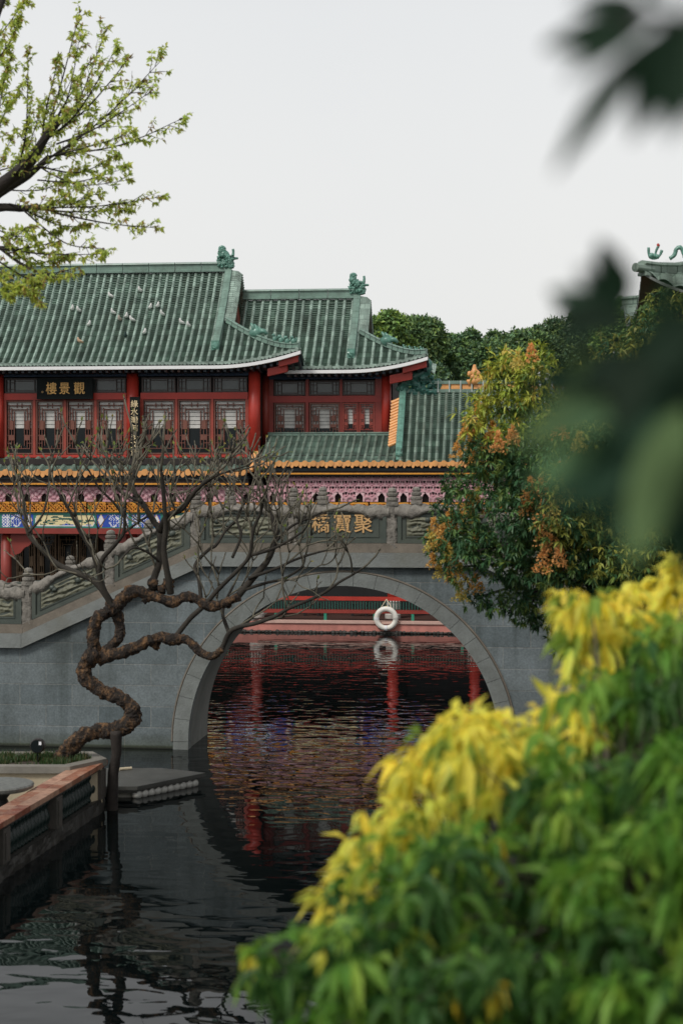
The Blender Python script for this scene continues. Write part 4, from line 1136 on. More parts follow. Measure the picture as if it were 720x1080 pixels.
for i in range(7):
    s = .0 + sp_ * i
    b = MB(); obox(b, s + .26, s + .0, .0, .30, .202, zt0 - .122)
    obox(b, s + .20, s + .06, -.015, -.001, .25, zt0 - .17); b.build('pier', pier_m, tb)
b = MB(); obox(b, 13.5, .02, .17, .24, .2, zt0 - .123); b.build('back_screen', rail_g, tb)
pb = MB(); pr2 = [(.05, 0), (.06, .03), (.04, .06), (.075, .14), (.08, .19), (.05, .27), (.035, .32), (.06, .36), (.06, .42)]
for r_, z_ in pr2: pass
first = None
for i in range(6):
    for k in range(13):
        s = sp_ * i + .26 + .07 + k * (sp_ - .26) / 13.1
        q = along(s, .15)
        if first is None:
            pb.lathe(0, 0, [(r_, z_) for r_, z_ in pr2], 10); first = pb.build('baluster', rail_g, tb, True); o = first
        else:
            o = first.copy(); COL.objects.link(o); o.parent = tb
        o.location = Vector((q[0], q[1], .204)) - tb.location
# planter
def polyz(pts, z): return [(p.x, p.y) for p in pts]
pl_px = [(-170, 808.5), (74, 808.5), (113, 800), (98, 792.5), (-170, 792.5)]
zp_ = .81
def onz(px, py, z):
    d = (H - z) * F / (py - 500); q = atd(px, py, d); return Vector((q.x, q.y))
pp = [onz(px, py, zp_) for px, py in pl_px]
cpt = sum(pp, Vector((0, 0))) / len(pp)
def inset(P, d):
    out = []; n = len(P)
    for i in range(n):
        a, c_, e = P[i - 1], P[i], P[(i + 1) % n]
        d1, d2 = (c_ - a).normalized(), (e - c_).normalized(); n1, n2 = Vector((-d1.y, d1.x)), Vector((-d2.y, d2.x))
        bis = (n1 + n2); bis /= max(.3, bis.dot(n1)); out.append(c_ + bis * d)
    return out
pt_ = thing('planter', 'cream rendered angular planter with cement rim holding the crooked tree', 'planter', (cpt.x, cpt.y, TZ))
b = MB(); b.slab([tuple(q) for q in inset(pp, .06)], TZ - .3, zp_ - .10); b.build('wall', cream_r, pt_)
b = MB(); inn = inset(pp, .2); k = len(pp)
for i in range(k):
    j = (i + 1) % k; b.slab([tuple(pp[i]), tuple(pp[j]), tuple(inn[j]), tuple(inn[i])], zp_ - .1, zp_)
b.build('rim', conc, pt_)
b = MB(); b.slab([tuple(q) for q in inset(pp, .19)], zp_ - .099, zp_ - .03); b.build('soil', soil_m, pt_)
# short grass in the planter
v, fcs, tint = [], [], []
gx0, gx1 = min(q.x for q in inn), max(q.x for q in inn); gy0, gy1 = min(q.y for q in inn), max(q.y for q in inn)
def inside(p, P):
    c_ = False; n = len(P)
    for i in range(n):
        a, e = P[i], P[(i + 1) % n]
        if (a.y > p.y) != (e.y > p.y) and p.x < (e.x - a.x) * (p.y - a.y) / (e.y - a.y) + a.x: c_ = not c_
    return c_
gb = MB()
while len(gb.f) < 5200:
    p = Vector((U(gx0, gx1), U(gy0, gy1)))
    if not inside(p, inn) or mnoise.noise(Vector((p.x * 2, p.y * 2, 0))) < -.25: continue
    a = U(0, 6.28); hgt = U(.04, .13); d = Vector((math.cos(a), math.sin(a), 0)); o = Vector((p.x, p.y, zp_ - .035)); w_ = d.cross(Vector((0, 0, 1))) * .012
    k = len(gb.v); gb.v += [tuple(o - w_), tuple(o + w_), tuple(o + d * U(.01, .06) + Vector((0, 0, hgt)))]; gb.f.append((k, k + 1, k + 2)); gb.m.append(0)
    c_ = U(.7, 1.3); c_ = (.045 * c_, .085 * c_, .025 * c_) if R() < .8 else (.13, .11, .05); tint += [c_] * 3
g_ = gb.build('planter_grass', grass_m, None, tint=tint); g_['kind'] = 'stuff'; g_['label'] = 'short green grass in the cream planter'; g_['category'] = 'grass'
# spot light on a stake
gl = atd(40, 805, 25.6); gl.z = zp_ - .03
gs = thing('garden_spotlight', 'small round black garden spotlight on a thin stake in the planter', 'garden light', gl)
hc = Vector((gl.x, gl.y, Z(40, 786.5, gl.y)))
b = MB(); b.tube([gl, hc - Vector((0, 0, .08))], .012, 6); b.build('stake', black_p, gs)
b = MB(); b.tube([hc + Vector((0, -.05, 0)), hc + Vector((0, -.03, 0)), hc + Vector((0, .05, 0)), hc + Vector((0, .1, 0))], [.1, .112, .112, .06], 16); b.build('lamp_housing', mat('black_lamp_metal', (.02, .016, .014), .4, .3, 8), gs)
b = MB(); b.tube([hc + Vector((.0, -.056, 0)), hc + Vector((.0, -.051, 0))], [.092, .092], 16); b.build('lens', glass_d, gs)
b = MB(); b.box(hc.x + .035, hc.x + .075, hc.y - .062, hc.y - .057, hc.z + .02, hc.z + .07); b.build('reflector_tab', wht_p, gs)
# round table
tc_ = onz(-3, 826, TZ + .66)
tt_ = thing('stone_table', 'round dark stone table on a turned pedestal beside the planter', 'table', (tc_.x, tc_.y, TZ))
zt_ = TZ + .66
b = MB(); b.lathe(tc_.x, tc_.y, [(.45, zt_ - .085), (.50, zt_ - .06), (.51, zt_ - .02), (.49, zt_)], 40)
b.build('tabletop', mat('speckled_dark_stone', (.12, .125, .115), .35, .6, 14, dirt=(.3, .29, .25), dirt_amt=.6, dscale=18), tt_)
b = MB(); b.lathe(tc_.x, tc_.y, [(.22, TZ + .005), (.22, TZ + .06), (.15, TZ + .1), (.2, TZ + .3), (.14, TZ + .45), (.24, zt_ - .09)], 22); b.build('pedestal', mat('dark_pedestal_stone', (.03, .034, .033), .5, .4, 6), tt_)
# prop under the leaning trunk
pA, pB = atd(122.5, 771, 25.75), atd(119.5, 853, 25.95)
tp_ = thing('tree_prop', 'dark wooden prop standing in the water under the bend of the crooked tree', 'post', (pB.x, pB.y, -.5))
b = MB(); pts, ro = spline([pA, pA.lerp(pB, .3) + Vector((.02, 0, 0)), pA.lerp(pB, .65) - Vector((.02, 0, 0)), Vector((pB.x, pB.y, -.6))], [.085, .075, .08, .09], 5); b.tube(pts, ro, 10, gnarl=.12); b.build('pole', bark_d, tp_, True)
# floating lotus dock
dk = [onz(108, 829.5, .2), onz(145, 829.5, .2), onz(217, 815, .2), onz(170, 810, .2), onz(108, 810, .2)]
dc = sum(dk, Vector((0, 0))) / len(dk)
dock = thing('stone_dock', 'low square stone platform in the water with white lotus knobs under its edge', 'platform', (dc.x, dc.y, 0))
b = MB(); b.slab([tuple(q) for q in dk], .14, .2); b.slab([tuple(q) for q in inset(dk, .05)], .09, .138); b.build('slab', slab_m, dock)
di = inset(dk, .16)
b = MB(); b.slab([tuple(q) for q in di], -.6, .088); b.build('plinth', mat('pale_wet_stone', (.30, .29, .25), .6, .3, 3, dirt=(.12, .13, .10), dirt_amt=.7), dock)
kb = None
ea, eb = inset(dk, .1)[1], inset(dk, .1)[2]
for i in range(10):
    q = ea.lerp(eb, .03 + .92 * i / 9)
    if kb is None:
        kk = MB(); kk.blob((0, 0, .0), .085, .085, .075, .06, 3, 12, 8); kb = kk.build('lotus_knob', mat('white_knob_stone', (.5, .49, .45), .5, .2, 8), dock, True); o = kb
    else: o = kb.copy(); COL.objects.link(o); o.parent = dock
    o.location = Vector((q.x, q.y, .05)) - dock.location
sa, sb = atd(126, 814.5, 28.2), atd(139, 813.5, 28.3)
stk = MB(); sa.z = sb.z = .225; stk.tube([sa, sb], .025, 8); tag(stk.build('bamboo_stick', rope_m), 'pale short bamboo stick lying on the stone platform', 'stick')
# ================================================================== vegetation
class Leaves:
    def __init__(s): s.b = MB(); s.t = []
    def leaf(s, p, d, n, L, W, col, droop=0.0, fold=0.25):
        """pointed leaf, spine p -> p + d*L, n roughly its upper normal"""
        d = d.normalized(); sd = d.cross(n)
        if sd.length < 1e-4: sd = d.orthogonal()
        sd.normalize(); up = sd.cross(d)
        m_ = p + d * L * .45; tip = p + d * L - Vector((0, 0, droop * L))
        k = len(s.b.v)
        s.b.v += [tuple(p), tuple(m_ + sd * W * .5 + up * W * fold), tuple(tip), tuple(m_ - sd * W * .5 + up * W * fold)]
        if L > .085:
            s.b.v.append(tuple(m_)); s.b.f += [(k, k + 1, k + 4), (k + 1, k + 2, k + 4), (k, k + 4, k + 3), (k + 4, k + 2, k + 3)]; s.b.m += [0] * 4; s.t += [col] * 5
        else:
            s.b.f += [(k, k + 1, k + 2), (k, k + 2, k + 3)]; s.b.m += [0, 0]; s.t += [col] * 4
    def build(s, name, m, parent): return s.b.build(name, m, parent, tint=s.t)
def rdir():
    while True:
        v = Vector((U(-1, 1), U(-1, 1), U(-1, 1)))
        if .05 < v.length < 1: return v.normalized()
def cvar(c, k=.3):
    f = 1 + U(-k, k); g = U(-.12, .12)
    return (max(.003, c[0] * f * (1 + g)), max(.003, c[1] * f), max(.002, c[2] * f * (1 - g)))
def inpoly(x, y, P):
    c_ = False; n = len(P)
    for i in range(n):
        (ax, ay), (bx, by) = P[i], P[(i + 1) % n]
        if (ay > y) != (by > y) and x < (bx - ax) * (y - ay) / (by - ay) + ax: c_ = not c_
    return c_
UP = Vector((0, 0, 1))
def rosette(Lv, p, o, n, L, W, col, droop, spread=1.0):
    o = o.normalized()
    for i in range(n):
        d = o * U(.1, .8) + rdir() * spread; d.z -= droop * U(.3, 1.1)
        l = L * U(.65, 1.2)
        Lv.leaf(p + rdir() * L * .12, d, UP + rdir() * .5, l, W * U(.8, 1.2), cvar(col, .22), droop * .25)

# ---- spring tree reaching in from the left
random.seed(21)
D1 = 20.0
spt = thing('spring_tree', 'tree with sparse bright green spring leaves reaching over the hall roof from the side', 'tree', atd(-190, 930, D1)); spt.location.z = TZ
b = MB(); L_ = Leaves()
tr0 = spt.location.copy(); fork = atd(-150, 330, D1)
pts, ro = spline([tr0, atd(-185, 700, D1), atd(-165, 480, D1 + .2), fork, atd(-90, 260, D1)], [.26, .21, .19, .17, .12], 6); b.tube(pts, ro, 12, gnarl=.1)
def limb(pl, r0, r1, dd=0):
    P = [atd(x, y, D1 + dd * i / len(pl)) for i, (x, y) in enumerate(pl)]
    pts, ro = spline(P, [r0 + (r1 - r0) * i / (len(P) - 1) for i in range(len(P))], 5); b.tube(pts, ro, 7, gnarl=.08); return pts
limb([(-90, 260), (-40, 225), (0, 196), (30, 172), (48, 145), (62, 128)], .12, .035, -.5)
limb([(-90, 260), (-40, 235), (0, 203), (30, 185), (52, 165)], .09, .03, .6)
limb([(-90, 260), (-40, 228), (0, 219), (25, 220), (40, 216)], .08, .025, -.2)
limb([(-120, 290), (-60, 150), (-20, 60), (10, -20)], .1, .03, .3)
limb([(-100, 270), (-60, 268), (-10, 262), (20, 262)], .05, .02, .3)
TW = MB()
def shoot(o, tip, dz, r=.014, leaves=1.0, dens=1.0):
    A = atd(o[0], o[1], D1 + dz * .2); B = atd(tip[0], tip[1], D1 + dz)
    mid_ = A.lerp(B, .5) + Vector((0, 0, -.10)) + rdir() * .08
    pts, ro = spline([A, mid_, B], [r, r * .65, r * .25], 8); TW.tube(pts, ro, 5, cap=False)
    n = len(pts); Ln = (B - A).length
    for i in range(2, n):
        f = i / n
        if R() > .97 * dens: continue
        for _ in range(2 if f > .3 else 1):
            if R() < .25: continue
            dd = ((B - A).normalized() + rdir() * .75 + UP * .1).normalized(); l = Ln * U(.08, .22) * (1.15 - f * .6)
            q = pts[i] + dd * l
            TW.tube([pts[i], pts[i].lerp(q, .5) + rdir() * .02, q], [r * .4, r * .3, r * .15], 4, cap=False)
            for k in range(int(U(4, 7.5) * leaves * (.5 + f * .7))):
                p = pts[i].lerp(q, U(.25, 1.02))
                col = (.62, .70, .16) if R() < .74 else ((.46, .58, .12) if R() < .6 else (.48, .34, .14))
                for z in range(3 if R() < .65 else 1):
                    d = dd * .5 + rdir(); d.z -= .45
                    L_.leaf(p, d, UP + rdir(), U(.045, .084), U(.022, .040), cvar(col, .25), .1)
    for k in range(4): L_.leaf(B, (B - A).normalized() + rdir() * .4, UP + rdir(), U(.05, .1), .022, cvar((.24, .17, .06), .3))
O1, O2, O3, O4 = (45, 150), (40, 175), (22, 219), (0, 262)
for o, tp in (((20, 178), (30, 60)), (O1, (84, 14)), (O1, (84, 40)), (O1, (62, 62)), (O1, (110, 36)), (O1, (122, 52)), (O1, (136, 62)), (O1, (100, 90)), (O2, (168, 66)), (O2, (150, 88)), ((60, 152), (157, 98)), ((52, 165), (188, 127)),
              ((52, 165), (140, 140)), (O2, (120, 165)), (O2, (135, 190)), ((40, 190), (130, 178)), (O3, (168, 208)), ((60, 225), (162, 240)), (O3, (100, 205)), (O3, (108, 262)), (O3, (90, 238)), (O3, (135, 222)), (O4, (110, 268)), (O4, (82, 282)), (O4, (56, 292)),
              (O4, (60, 255)), ((-20, 200), (8, 110)), ((-20, 210), (15, 140)), ((-20, 230), (60, 245)), ((-10, 150), (22, 92)), ((0, 196), (45, 110)), ((10, 190), (70, 120)), ((-30, 100), (14, 40)), ((-20, 60), (26, 2)), ((-25, 70), (18, 22)), ((-20, 40), (22, -30)), ((-30, 180), (6, 75)), ((0, 200), (80, 180)), ((-10, 270), (40, 300)),
              ((20, 185), (100, 120)), ((20, 190), (75, 85)), ((30, 175), (95, 65)), ((10, 215), (70, 205)), ((0, 180), (30, 130)), ((-30, 240), (30, 240)), ((5, 255), (70, 270)), ((-20, 130), (12, 60))):
    shoot(o, tp, U(-1.2, 1.0), U(.010, .017))
for tp in ((20, 300), (34, 308), (42, 318), (12, 312)): shoot((-10, 275), tp, -.4, .007, .9)
spt_o = b.build('trunk', bark_d, spt, True); TW.build('twigs', bark_d, spt, True); L_.build('crown', leaf_t, spt)

# ---- crooked bare tree in the planter
random.seed(8)
D2_ = 25.8
crk = thing('crooked_tree', 'bare crooked tree with mottled twisted trunk leaning out of the cream planter', 'tree', atd(64, 803, D2_)); crk.location.z = zp_ - .05
b = MB(); KP = D2_ / F * .96
def limb2(pl, rp, g=.3, d0=0.0, d1=0.0, n=10, mb=None, sub=5):
    P = [atd(x, y, D2_ + d0 + (d1 - d0) * i / (len(pl) - 1)) for i, (x, y) in enumerate(pl)]
    if not hasattr(rp, '__len__'): rp = [rp] * len(pl)
    if len(rp) == 2 and len(pl) > 2: rp = [rp[0] + (rp[1] - rp[0]) * i / (len(pl) - 1) for i in range(len(pl))]
    pts, ro = spline(P, [r * KP for r in rp], sub); (mb or b).tube(pts, ro, n, gnarl=g); return pts
trunk = [(62, 806), (69, 795), (83, 780), (104, 771), (124, 769), (138, 761), (139, 747), (126, 736), (105, 727), (91, 715), (89, 702), (100, 690)]
limb2(trunk, [11, 9, 8.6, 8, 9, 9.4, 8.6, 7.6, 7.4, 7.8, 8, 8.5], .24, 0, .2, 30, sub=14)
limb2([(100, 692), (99, 671), (102, 654), (112, 646), (122, 641)], [7.5, 6.5, 6.8, 6.5, 6], .24, .2, .2, 22, sub=11)
limb2([(106, 694), (116, 683), (126, 671), (126, 656), (122, 642)], [7, 6, 5.6, 5.6, 6.5], .24, .2, .2, 22, sub=11)
limb2([(120, 643), (131, 630), (143, 623), (161, 629), (183, 634), (201, 629), (219, 638), (234, 637), (252, 629)], [7.5, 7, 7.2, 6, 6, 5.4, 5.6, 5, 5], .26, .2, -.1, 22, sub=11)
limb2([(104, 695), (131, 687), (152, 678), (168, 672), (181, 674), (198, 675), (210, 687), (224, 692), (234, 685)], [8, 7, 5.8, 6, 6.6, 5, 4.4, 4.2, 3.6], .26, .2, -.3, 22, sub=11)
for x, y, r in ((154, 632, 4.5), (164, 679, 6), (226, 691, 4), (161, 616, 6.5), (178, 616, 6.5), (241, 637, 4.5), (118, 641, 8), (140, 757, 9), (97, 692, 9), (202, 632, 4), (62, 804, 10), (170, 622, 5)):
    q = atd(x, y, D2_ + .1); b.blob(q, r * KP, r * KP, r * KP, .7, 5, 10, 8)
b.build('trunk', bark, crk, True)
b = MB(); tips = []
def br2(pl, r0, r1, dz=0.0, twig=True, every=2):
    pts = limb2(pl, (r0, r1), .07, .1, .1 + dz, 7, b, 5)
    tips.append((pts[-1], (pts[-1] - pts[-4]).normalized(), r1 * KP))
    if twig:
        for i in range(8, len(pts) - 3, every + 6): tips.append((pts[i], ((pts[i + 1] - pts[i - 1]).normalized() + rdir() * 1.0 + UP * .6).normalized(), r1 * KP * .75))
br2([(161, 622), (162, 612), (168, 592), (168.5, 561), (161.5, 549), (150, 530), (141, 517), (141, 503)], 4.6, 2.2, .5)
br2([(180, 626), (178, 612), (173, 582), (175, 556), (174, 540), (172, 514), (170, 497)], 4.2, 1.8, -.4)
br2([(168.5, 560), (176, 545), (192, 537), (206, 518), (222, 504)], 4, 1.8, -.6)
br2([(124, 646), (102, 615), (80, 604), (61, 595), (45, 580), (30, 562), (26, 531), (20, 508)], 4, 1.6, .6)
br2([(120, 644), (107, 614), (107, 592), (122, 574), (131, 560), (131, 536)], 3.6, 1.6, -.5)
br2([(104, 605), (96, 580), (84, 560), (74, 540), (62, 520)], 2, 1.3, -.3)
br2([(248, 632), (269, 607), (283, 590), (290, 570), (291, 555), (284, 538), (279, 520), (274, 504)], 4.2, 1.7, .4)
br2([(234, 685), (242, 667), (254, 661), (271, 657), (290, 650), (306, 641), (337, 628), (358, 614), (372, 606), (383, 599)], 3, 1.1, -.8)
br2([(182, 676), (200, 653), (214, 640), (230, 622), (240, 612), (252, 600), (263, 586), (267, 560), (275, 540), (279, 522)], 3.2, 1.5, -.6)
br2([(241, 666), (237, 655), (235, 646), (239, 632), (246, 618)], 2.4, 1.3, .3)
br2([(213, 642), (210, 612), (206, 596), (220, 580), (228, 575), (238, 560), (250, 548)], 2.4, 1.4, .4)
br2([(263, 586), (285, 580), (305, 570), (320, 560)], 2, 1.1, -.7)
br2([(262, 610), (290, 600), (312, 590), (330, 584), (346, 580)], 2, 1.0, -.4)
br2([(258, 622), (280, 615), (300, 610), (318, 598), (322, 586)], 2, 1.0, .3)
br2([(245, 588), (254, 565), (250, 545), (262, 525)], 1.8, 1.1, .5)
br2([(290, 572), (306, 556), (322, 548), (340, 540)], 1.8, 1.0, .2)
br2([(141, 504), (141, 481), (140, 457)], 1.8, 1.0, .2)
br2([(206, 519), (226, 503), (245, 496), (258, 492)], 1.7, 1.0, -.2)
br2([(131, 562), (150, 548), (166, 540)], 1.6, 1.0, .6)
br2([(150, 530), (130, 520), (118, 505), (112, 490)], 1.8, 1.1, .6)
br2([(30, 562), (44, 545), (50, 525), (52, 505)], 1.6, 1.0, .3)
br2([(168, 592), (155, 582), (140, 578), (128, 590)], 1.6, 1.0, -.5)
br2([(131, 545), (120, 530), (105, 515), (95, 498)], 1.7, 1.0, -.3)
b.build('branches', mat('dark_branch_bark', (.032, .027, .02), .85, .5, 7, .006, 30), crk, True)
b = MB(); bud = Leaves()
def env(px):                                           # top of the crown seen from the terrace
    P = [(0, 498), (30, 480), (60, 468), (100, 455), (150, 448), (205, 452), (250, 462), (285, 478), (310, 515), (345, 545), (395, 598)]
    for (x0, y0), (x1, y1) in zip(P, P[1:]):
        if x0 <= px <= x1: return y0 + (y1 - y0) * (px - x0) / (x1 - x0)
    return 600
def proj(p):
    dx, dy = p.x, p.y; dep = -S_ * dx + C_ * dy; rt = C_ * dx + S_ * dy
    return 360 + F * rt / dep, 500 - F * (p.z - H) / dep
def twig(p, d, r, depth):
    l = U(.34, .72) * (.9 ** (5 - depth)); n = 4; pts = [p]; dd = d.copy()
    for i in range(n):
        dd = (dd + rdir() * .24 + UP * .12).normalized(); pts.append(pts[-1] + dd * l / n)
    px, py = proj(pts[-1])
    lim = env(px)
    if py < lim + U(0, 22): depth = 0
    b.tube(pts, [r, r * .92, r * .88, r * .84, r * .8], 5, cap=True)
    if depth <= 0 or r < .0088:
        b.tube([pts[-1], pts[-1] + dd * .05], [r * .95, r * .5], 5)
        if R() < .5:
            for k in range(random.randint(1, 3)): bud.leaf(pts[-1] + dd * .03, dd + rdir() * .55, UP + rdir(), U(.05, .12), U(.018, .04), cvar((.25, .32, .08) if R() < .7 else (.34, .29, .08), .3))
        return
    k = 2 if R() < .72 else (3 if R() < .5 else 1)
    ax = dd.cross(rdir()).normalized(); a0 = U(0, 6.28)
    for i in range(k):
        a = a0 + i * 6.283 / k; side = (ax * math.cos(a) + dd.cross(ax) * math.sin(a))
        twig(pts[-1], (dd * .85 + side * U(.45, .8) + UP * .12).normalized(), r * U(.74, .9), depth - 1)
random.seed(17)
for p, d, r in tips: twig(p, d, max(.017, r * .95), 3 if p.z > 3.3 else 2)
b.build('twigs', twig_m, crk, True); bud.build('leaves', leaf_t, crk)

# ---- big mango-like tree on the right bank
random.seed(5)
D4 = 24.5
rt_ = thing('flowering_tree', 'dense dark green tree with orange flower panicles and yellow-green tips leaning over the bridge', 'tree', atd(650, 800, D4 + .5)); rt_.location.z = 1.2
POLY = [(535, 362), (515, 380), (506, 400), (500, 425), (488, 440), (482, 465), (472, 490), (470, 520), (455, 545), (448, 575), (452, 600), (478, 622), (498, 642), (520, 655), (540, 662), (562, 672), (578, 694), (596, 725), (640, 745), (820, 740), (860, 560), (820, 330), (700, 300), (640, 340), (590, 385), (570, 366)]
Lv = Leaves(); BL = Leaves(); SK = MB(); centres = []
tries = 0
while len(centres) < 330 and tries < 50000:
    tries += 1
    px, py = U(440, 850), U(300, 745)
    if not inpoly(px, py, POLY): continue
    e = 1e9
    for i in range(len(POLY)):
        (ax, ay), (bx, by) = POLY[i], POLY[(i + 1) % len(POLY)]
        tt = max(0, min(1, ((px - ax) * (bx - ax) + (py - ay) * (by - ay)) / ((bx - ax) ** 2 + (by - ay) ** 2)))
        e = min(e, math.hypot(px - ax - tt * (bx - ax), py - ay - tt * (by - ay)))
    if e < 7: continue
    bulge = 2.4 * min(1, e / 110) ** .6
    dep = D4 + U(-1, 1) * bulge if R() < .25 else D4 - bulge * U(.55, 1.0)
    c_ = atd(px, py, dep)
    if any((c_ - q[0]).length < .255 for q in centres): continue
    centres.append((c_, px, py, e))
core = atd(640, 560, D4 + .3)
pts, ro = spline([rt_.location, atd(655, 700, D4 + .5), atd(650, 620, D4 + .4), core], [.3, .24, .2, .15], 5); SK.tube(pts, ro, 10, gnarl=.1)
for c_, px, py, e in centres:
    if R() < .5:
        m_ = core.lerp(c_, .5) + rdir() * .25; SK.tube([core.lerp(c_, .1), m_, c_], [.05, .03, .014], 5)
    rad = U(.24, .42) if e > 25 else .20
    ntop = px < 600 and py < 470
    young = ntop and R() < (.75 if py < 440 and px > 500 else .45)
    for k in range(int(28 * (rad / .3) ** 1.5) + 7):
        o = rdir(); o.z = o.z * .8 + .15; p = c_ + o * rad * U(.6, 1.05)
        col = (.05, .125, .05)
        if young: col = (.36, .42, .06) if o.z > -.1 and R() < .75 else (.12, .20, .05)
        elif px > 585 and py < 620 and R() < .45: col = (.32, .34, .07)
        elif R() < .1: col = (.15, .21, .045)
        elif R() < .35: col = (.11, .20, .06)
        rosette(Lv, p, o, 8, .125 if not young else .12, .036, col, .5, .9)
    if e < 40 and R() < .30 or (ntop and R() < .25):
        pass
def panicle(px, py, dep, s, col):
    c_ = atd(px, py, dep)
    for k in range(int(190 * s)):
        o = rdir(); t_ = R(); p = c_ + Vector((o.x * .17 * (1.1 - t_), o.y * .17 * (1.1 - t_), (t_ - .35) * .38)) * s
        BL.leaf(p, rdir() + UP * .3, rdir(), U(.03, .06), U(.024, .04), cvar(col, .3))
OR, YO = (.78, .45, .13), (.72, .58, .16)
for px, py in ((455, 590), (462, 604), (470, 585), (480, 598), (474, 612), (488, 606), (466, 570), (485, 570), (493, 548), (505, 540), (490, 535), (500, 520), (508, 500), (498, 488), (512, 470), (497, 466), (484, 480), (492, 455), (520, 455), (505, 440),
               (492, 588), (478, 575), (484, 628), (500, 622), (452, 578), (458, 560), (470, 550), (500, 575)):
    panicle(px + U(-4, 4), py + U(-4, 4), D4 - .75 + U(-.3, .2), U(.5, .85), OR if R() < .55 else YO)
for px, py, s in ((560, 525, 1.1), (572, 516, .9), (592, 520, 1), (604, 512, .8), (575, 545, 1.15), (584, 548, 1.0), (575, 566, 1), (580, 580, .8), (572, 596, .8), (600, 500, .8), (620, 495, .7), (555, 540, .7), (590, 590, .7), (545, 382, .6), (560, 375, .6), (525, 470, .7), (540, 462, .6), (590, 455, .7), (610, 470, .7), (645, 430, .6)):
    panicle(px, py, D4 - 1.9 - min(.5, max(0, (px - 560) / 80)), s, (.80, .42, .15) if R() < .5 else YO)
for px, py in ((515, 400), (530, 380), (545, 400), (555, 385), (525, 420), (510, 430), (560, 420), (540, 440), (575, 400), (498, 440)):
    c_ = atd(px, py, D4 - 1.0 + U(-.3, .3))
    for k in range(16):
        o = rdir(); rosette(Lv, c_ + o * U(.05, .25), o + UP * .2, 6, .13, .03, (.44, .47, .07) if R() < .7 else (.58, .44, .09), .5, .8)
SK.build('trunk', bark_d, rt_, True); Lv.build('crown', leaf_dk, rt_); BL.build('blossom', leaf_t, rt_)

# ---- evergreens far behind the halls
random.seed(31)
def far_tree(px, py_top, half, Y, label, col, n=56, hgt=None):
    c_ = at(px, py_top, Y); k = Y / F
    o = thing('evergreen_tree', label, 'tree', (c_.x, c_.y, .35), 'trees beyond the halls')
    wd = half * k; ht = hgt or wd * 1.5
    b = MB(); pts, ro = spline([(c_.x, c_.y, .35), (c_.x + .2, c_.y, c_.z * .4), (c_.x, c_.y, c_.z - ht * .6)], [.35, .28, .18], 4); b.tube(pts, ro, 8)
    Lv = Leaves(); cc = Vector((c_.x, c_.y, c_.z - ht * .52))
    for i in range(n):
        o_ = rdir(); q = cc + Vector((o_.x * wd * .8, o_.y * wd * .8, o_.z * ht * .45)) * (U(.5, 1.0) if R() < .7 else U(.95, 1.25))
        b.tube([cc - Vector((0, 0, ht * .2)), cc.lerp(q, .6), q], [.1, .06, .02], 5)
        rr_ = wd * (U(.15, .28) if (q - cc).length < wd * .8 else U(.09, .17))
        for j in range(95):
            v = rdir(); v.z = v.z * .85; p = q + v * rr_ * U(.65, 1.05)
            cl = col if R() < .7 else (col[0] * 1.7, col[1] * 1.5, col[2])
            for z in range(4): Lv.leaf(p + rdir() * .14, v * .6 + rdir() * .8, v + UP * .6, U(.16, .28), U(.09, .15), cvar((cl[0] * 2.9, cl[1] * 2.6, cl[2] * 2.4), .45))
    b.build('trunk', bark_d, o, True); Lv.build('crown', leaf_dk, o)
for px, py, hw, Y, cl, lb in ((408, 332, 28, 78, (.06, .11, .04), 'light green bushy tree just behind the tip of the pavilion roof'),
                              (440, 336, 30, 84, (.045, .085, .04), 'rounded dark green tree second from the pavilion roof'),
                              (484, 350, 36, 88, (.04, .08, .042), 'lower dark green tree in the dip of the tree line'),
                              (446, 388, 30, 72, (.032, .065, .036), 'low dark tree right above the teal dragon of the side hall'),
                              (548, 344, 34, 84, (.042, .08, .04), 'dark green tree behind the yellow-green top of the flowering tree'),
                              (516, 362, 30, 80, (.035, .07, .036), 'dark tree above the orange ridge finial'),
                              (600, 336, 40, 90, (.035, .065, .035), 'dark tree partly hidden behind the blurred leaves'),
                              (668, 318, 44, 88, (.05, .10, .035), 'green tree standing below the upturned roof corner'),
                              (730, 300, 44, 84, (.05, .09, .035), 'green tree at the edge beyond the upturned roof corner')):
    far_tree(px, py, hw, Y, lb, cl)

# ---- pavilion whose roof corner shows at the right
random.seed(77)
DP = 26.0
tip = atd(676, 279, DP); YPv = tip.y
kw = 2.7
cx_, cy_ = tip.x + kw, tip.y + kw
pav = thing('small_pavilion', 'small green roofed pavilion whose upturned corner carries beast figures above the dark leaves', 'pavilion', (cx_, cy_, 1.2))
zt2 = tip.z - .12
def psurf(side, u, t):      # u -1..1 along the eave, t 0 eave .. 1 apex
    hw = kw * (1 - t); x, y = u * hw, -hw
    z = zt2 - .50 + 1.9 * (.6 * t + .4 * t * t) + .52 * (abs(u) ** 3.2) * max(0, 1 - t / .6) ** 1.5
    for _ in range(side): x, y = -y, x
    return Vector((cx_ + x, cy_ + y, z))
rf = None
for side in range(4):
    b = MB(); nb = 22; rows = []
    for i in range(nb * 6 + 1):
        xw = -1 + 2 * i / (nb * 6); row = []
        for j in range(25):
            t = j / 24 * .97; hw = 1 - t; u = max(-1, min(1, xw / max(hw, .02)))
            ph = (i % 6) / 6; hgt = .06 * max(0, math.sin(math.pi * ph)) if abs(xw) < hw else 0
            row.append(psurf(side, u, t) + Vector((0, 0, hgt)))
        rows.append(row)
    b.grid(rows, flip=True)
    o = b.build('roof' if rf is None else 'roof_slope', tile_g2, pav if rf is None else rf)
    if rf is None: rf = o
    ridge_bar('hip_ridge', [psurf(side, -1, q) + Vector((0, 0, -.07)) for q in (.0, .1, .2, .35, .5, .7, .95)], .24, .09, tile_g2, rf, 5)
b = MB()
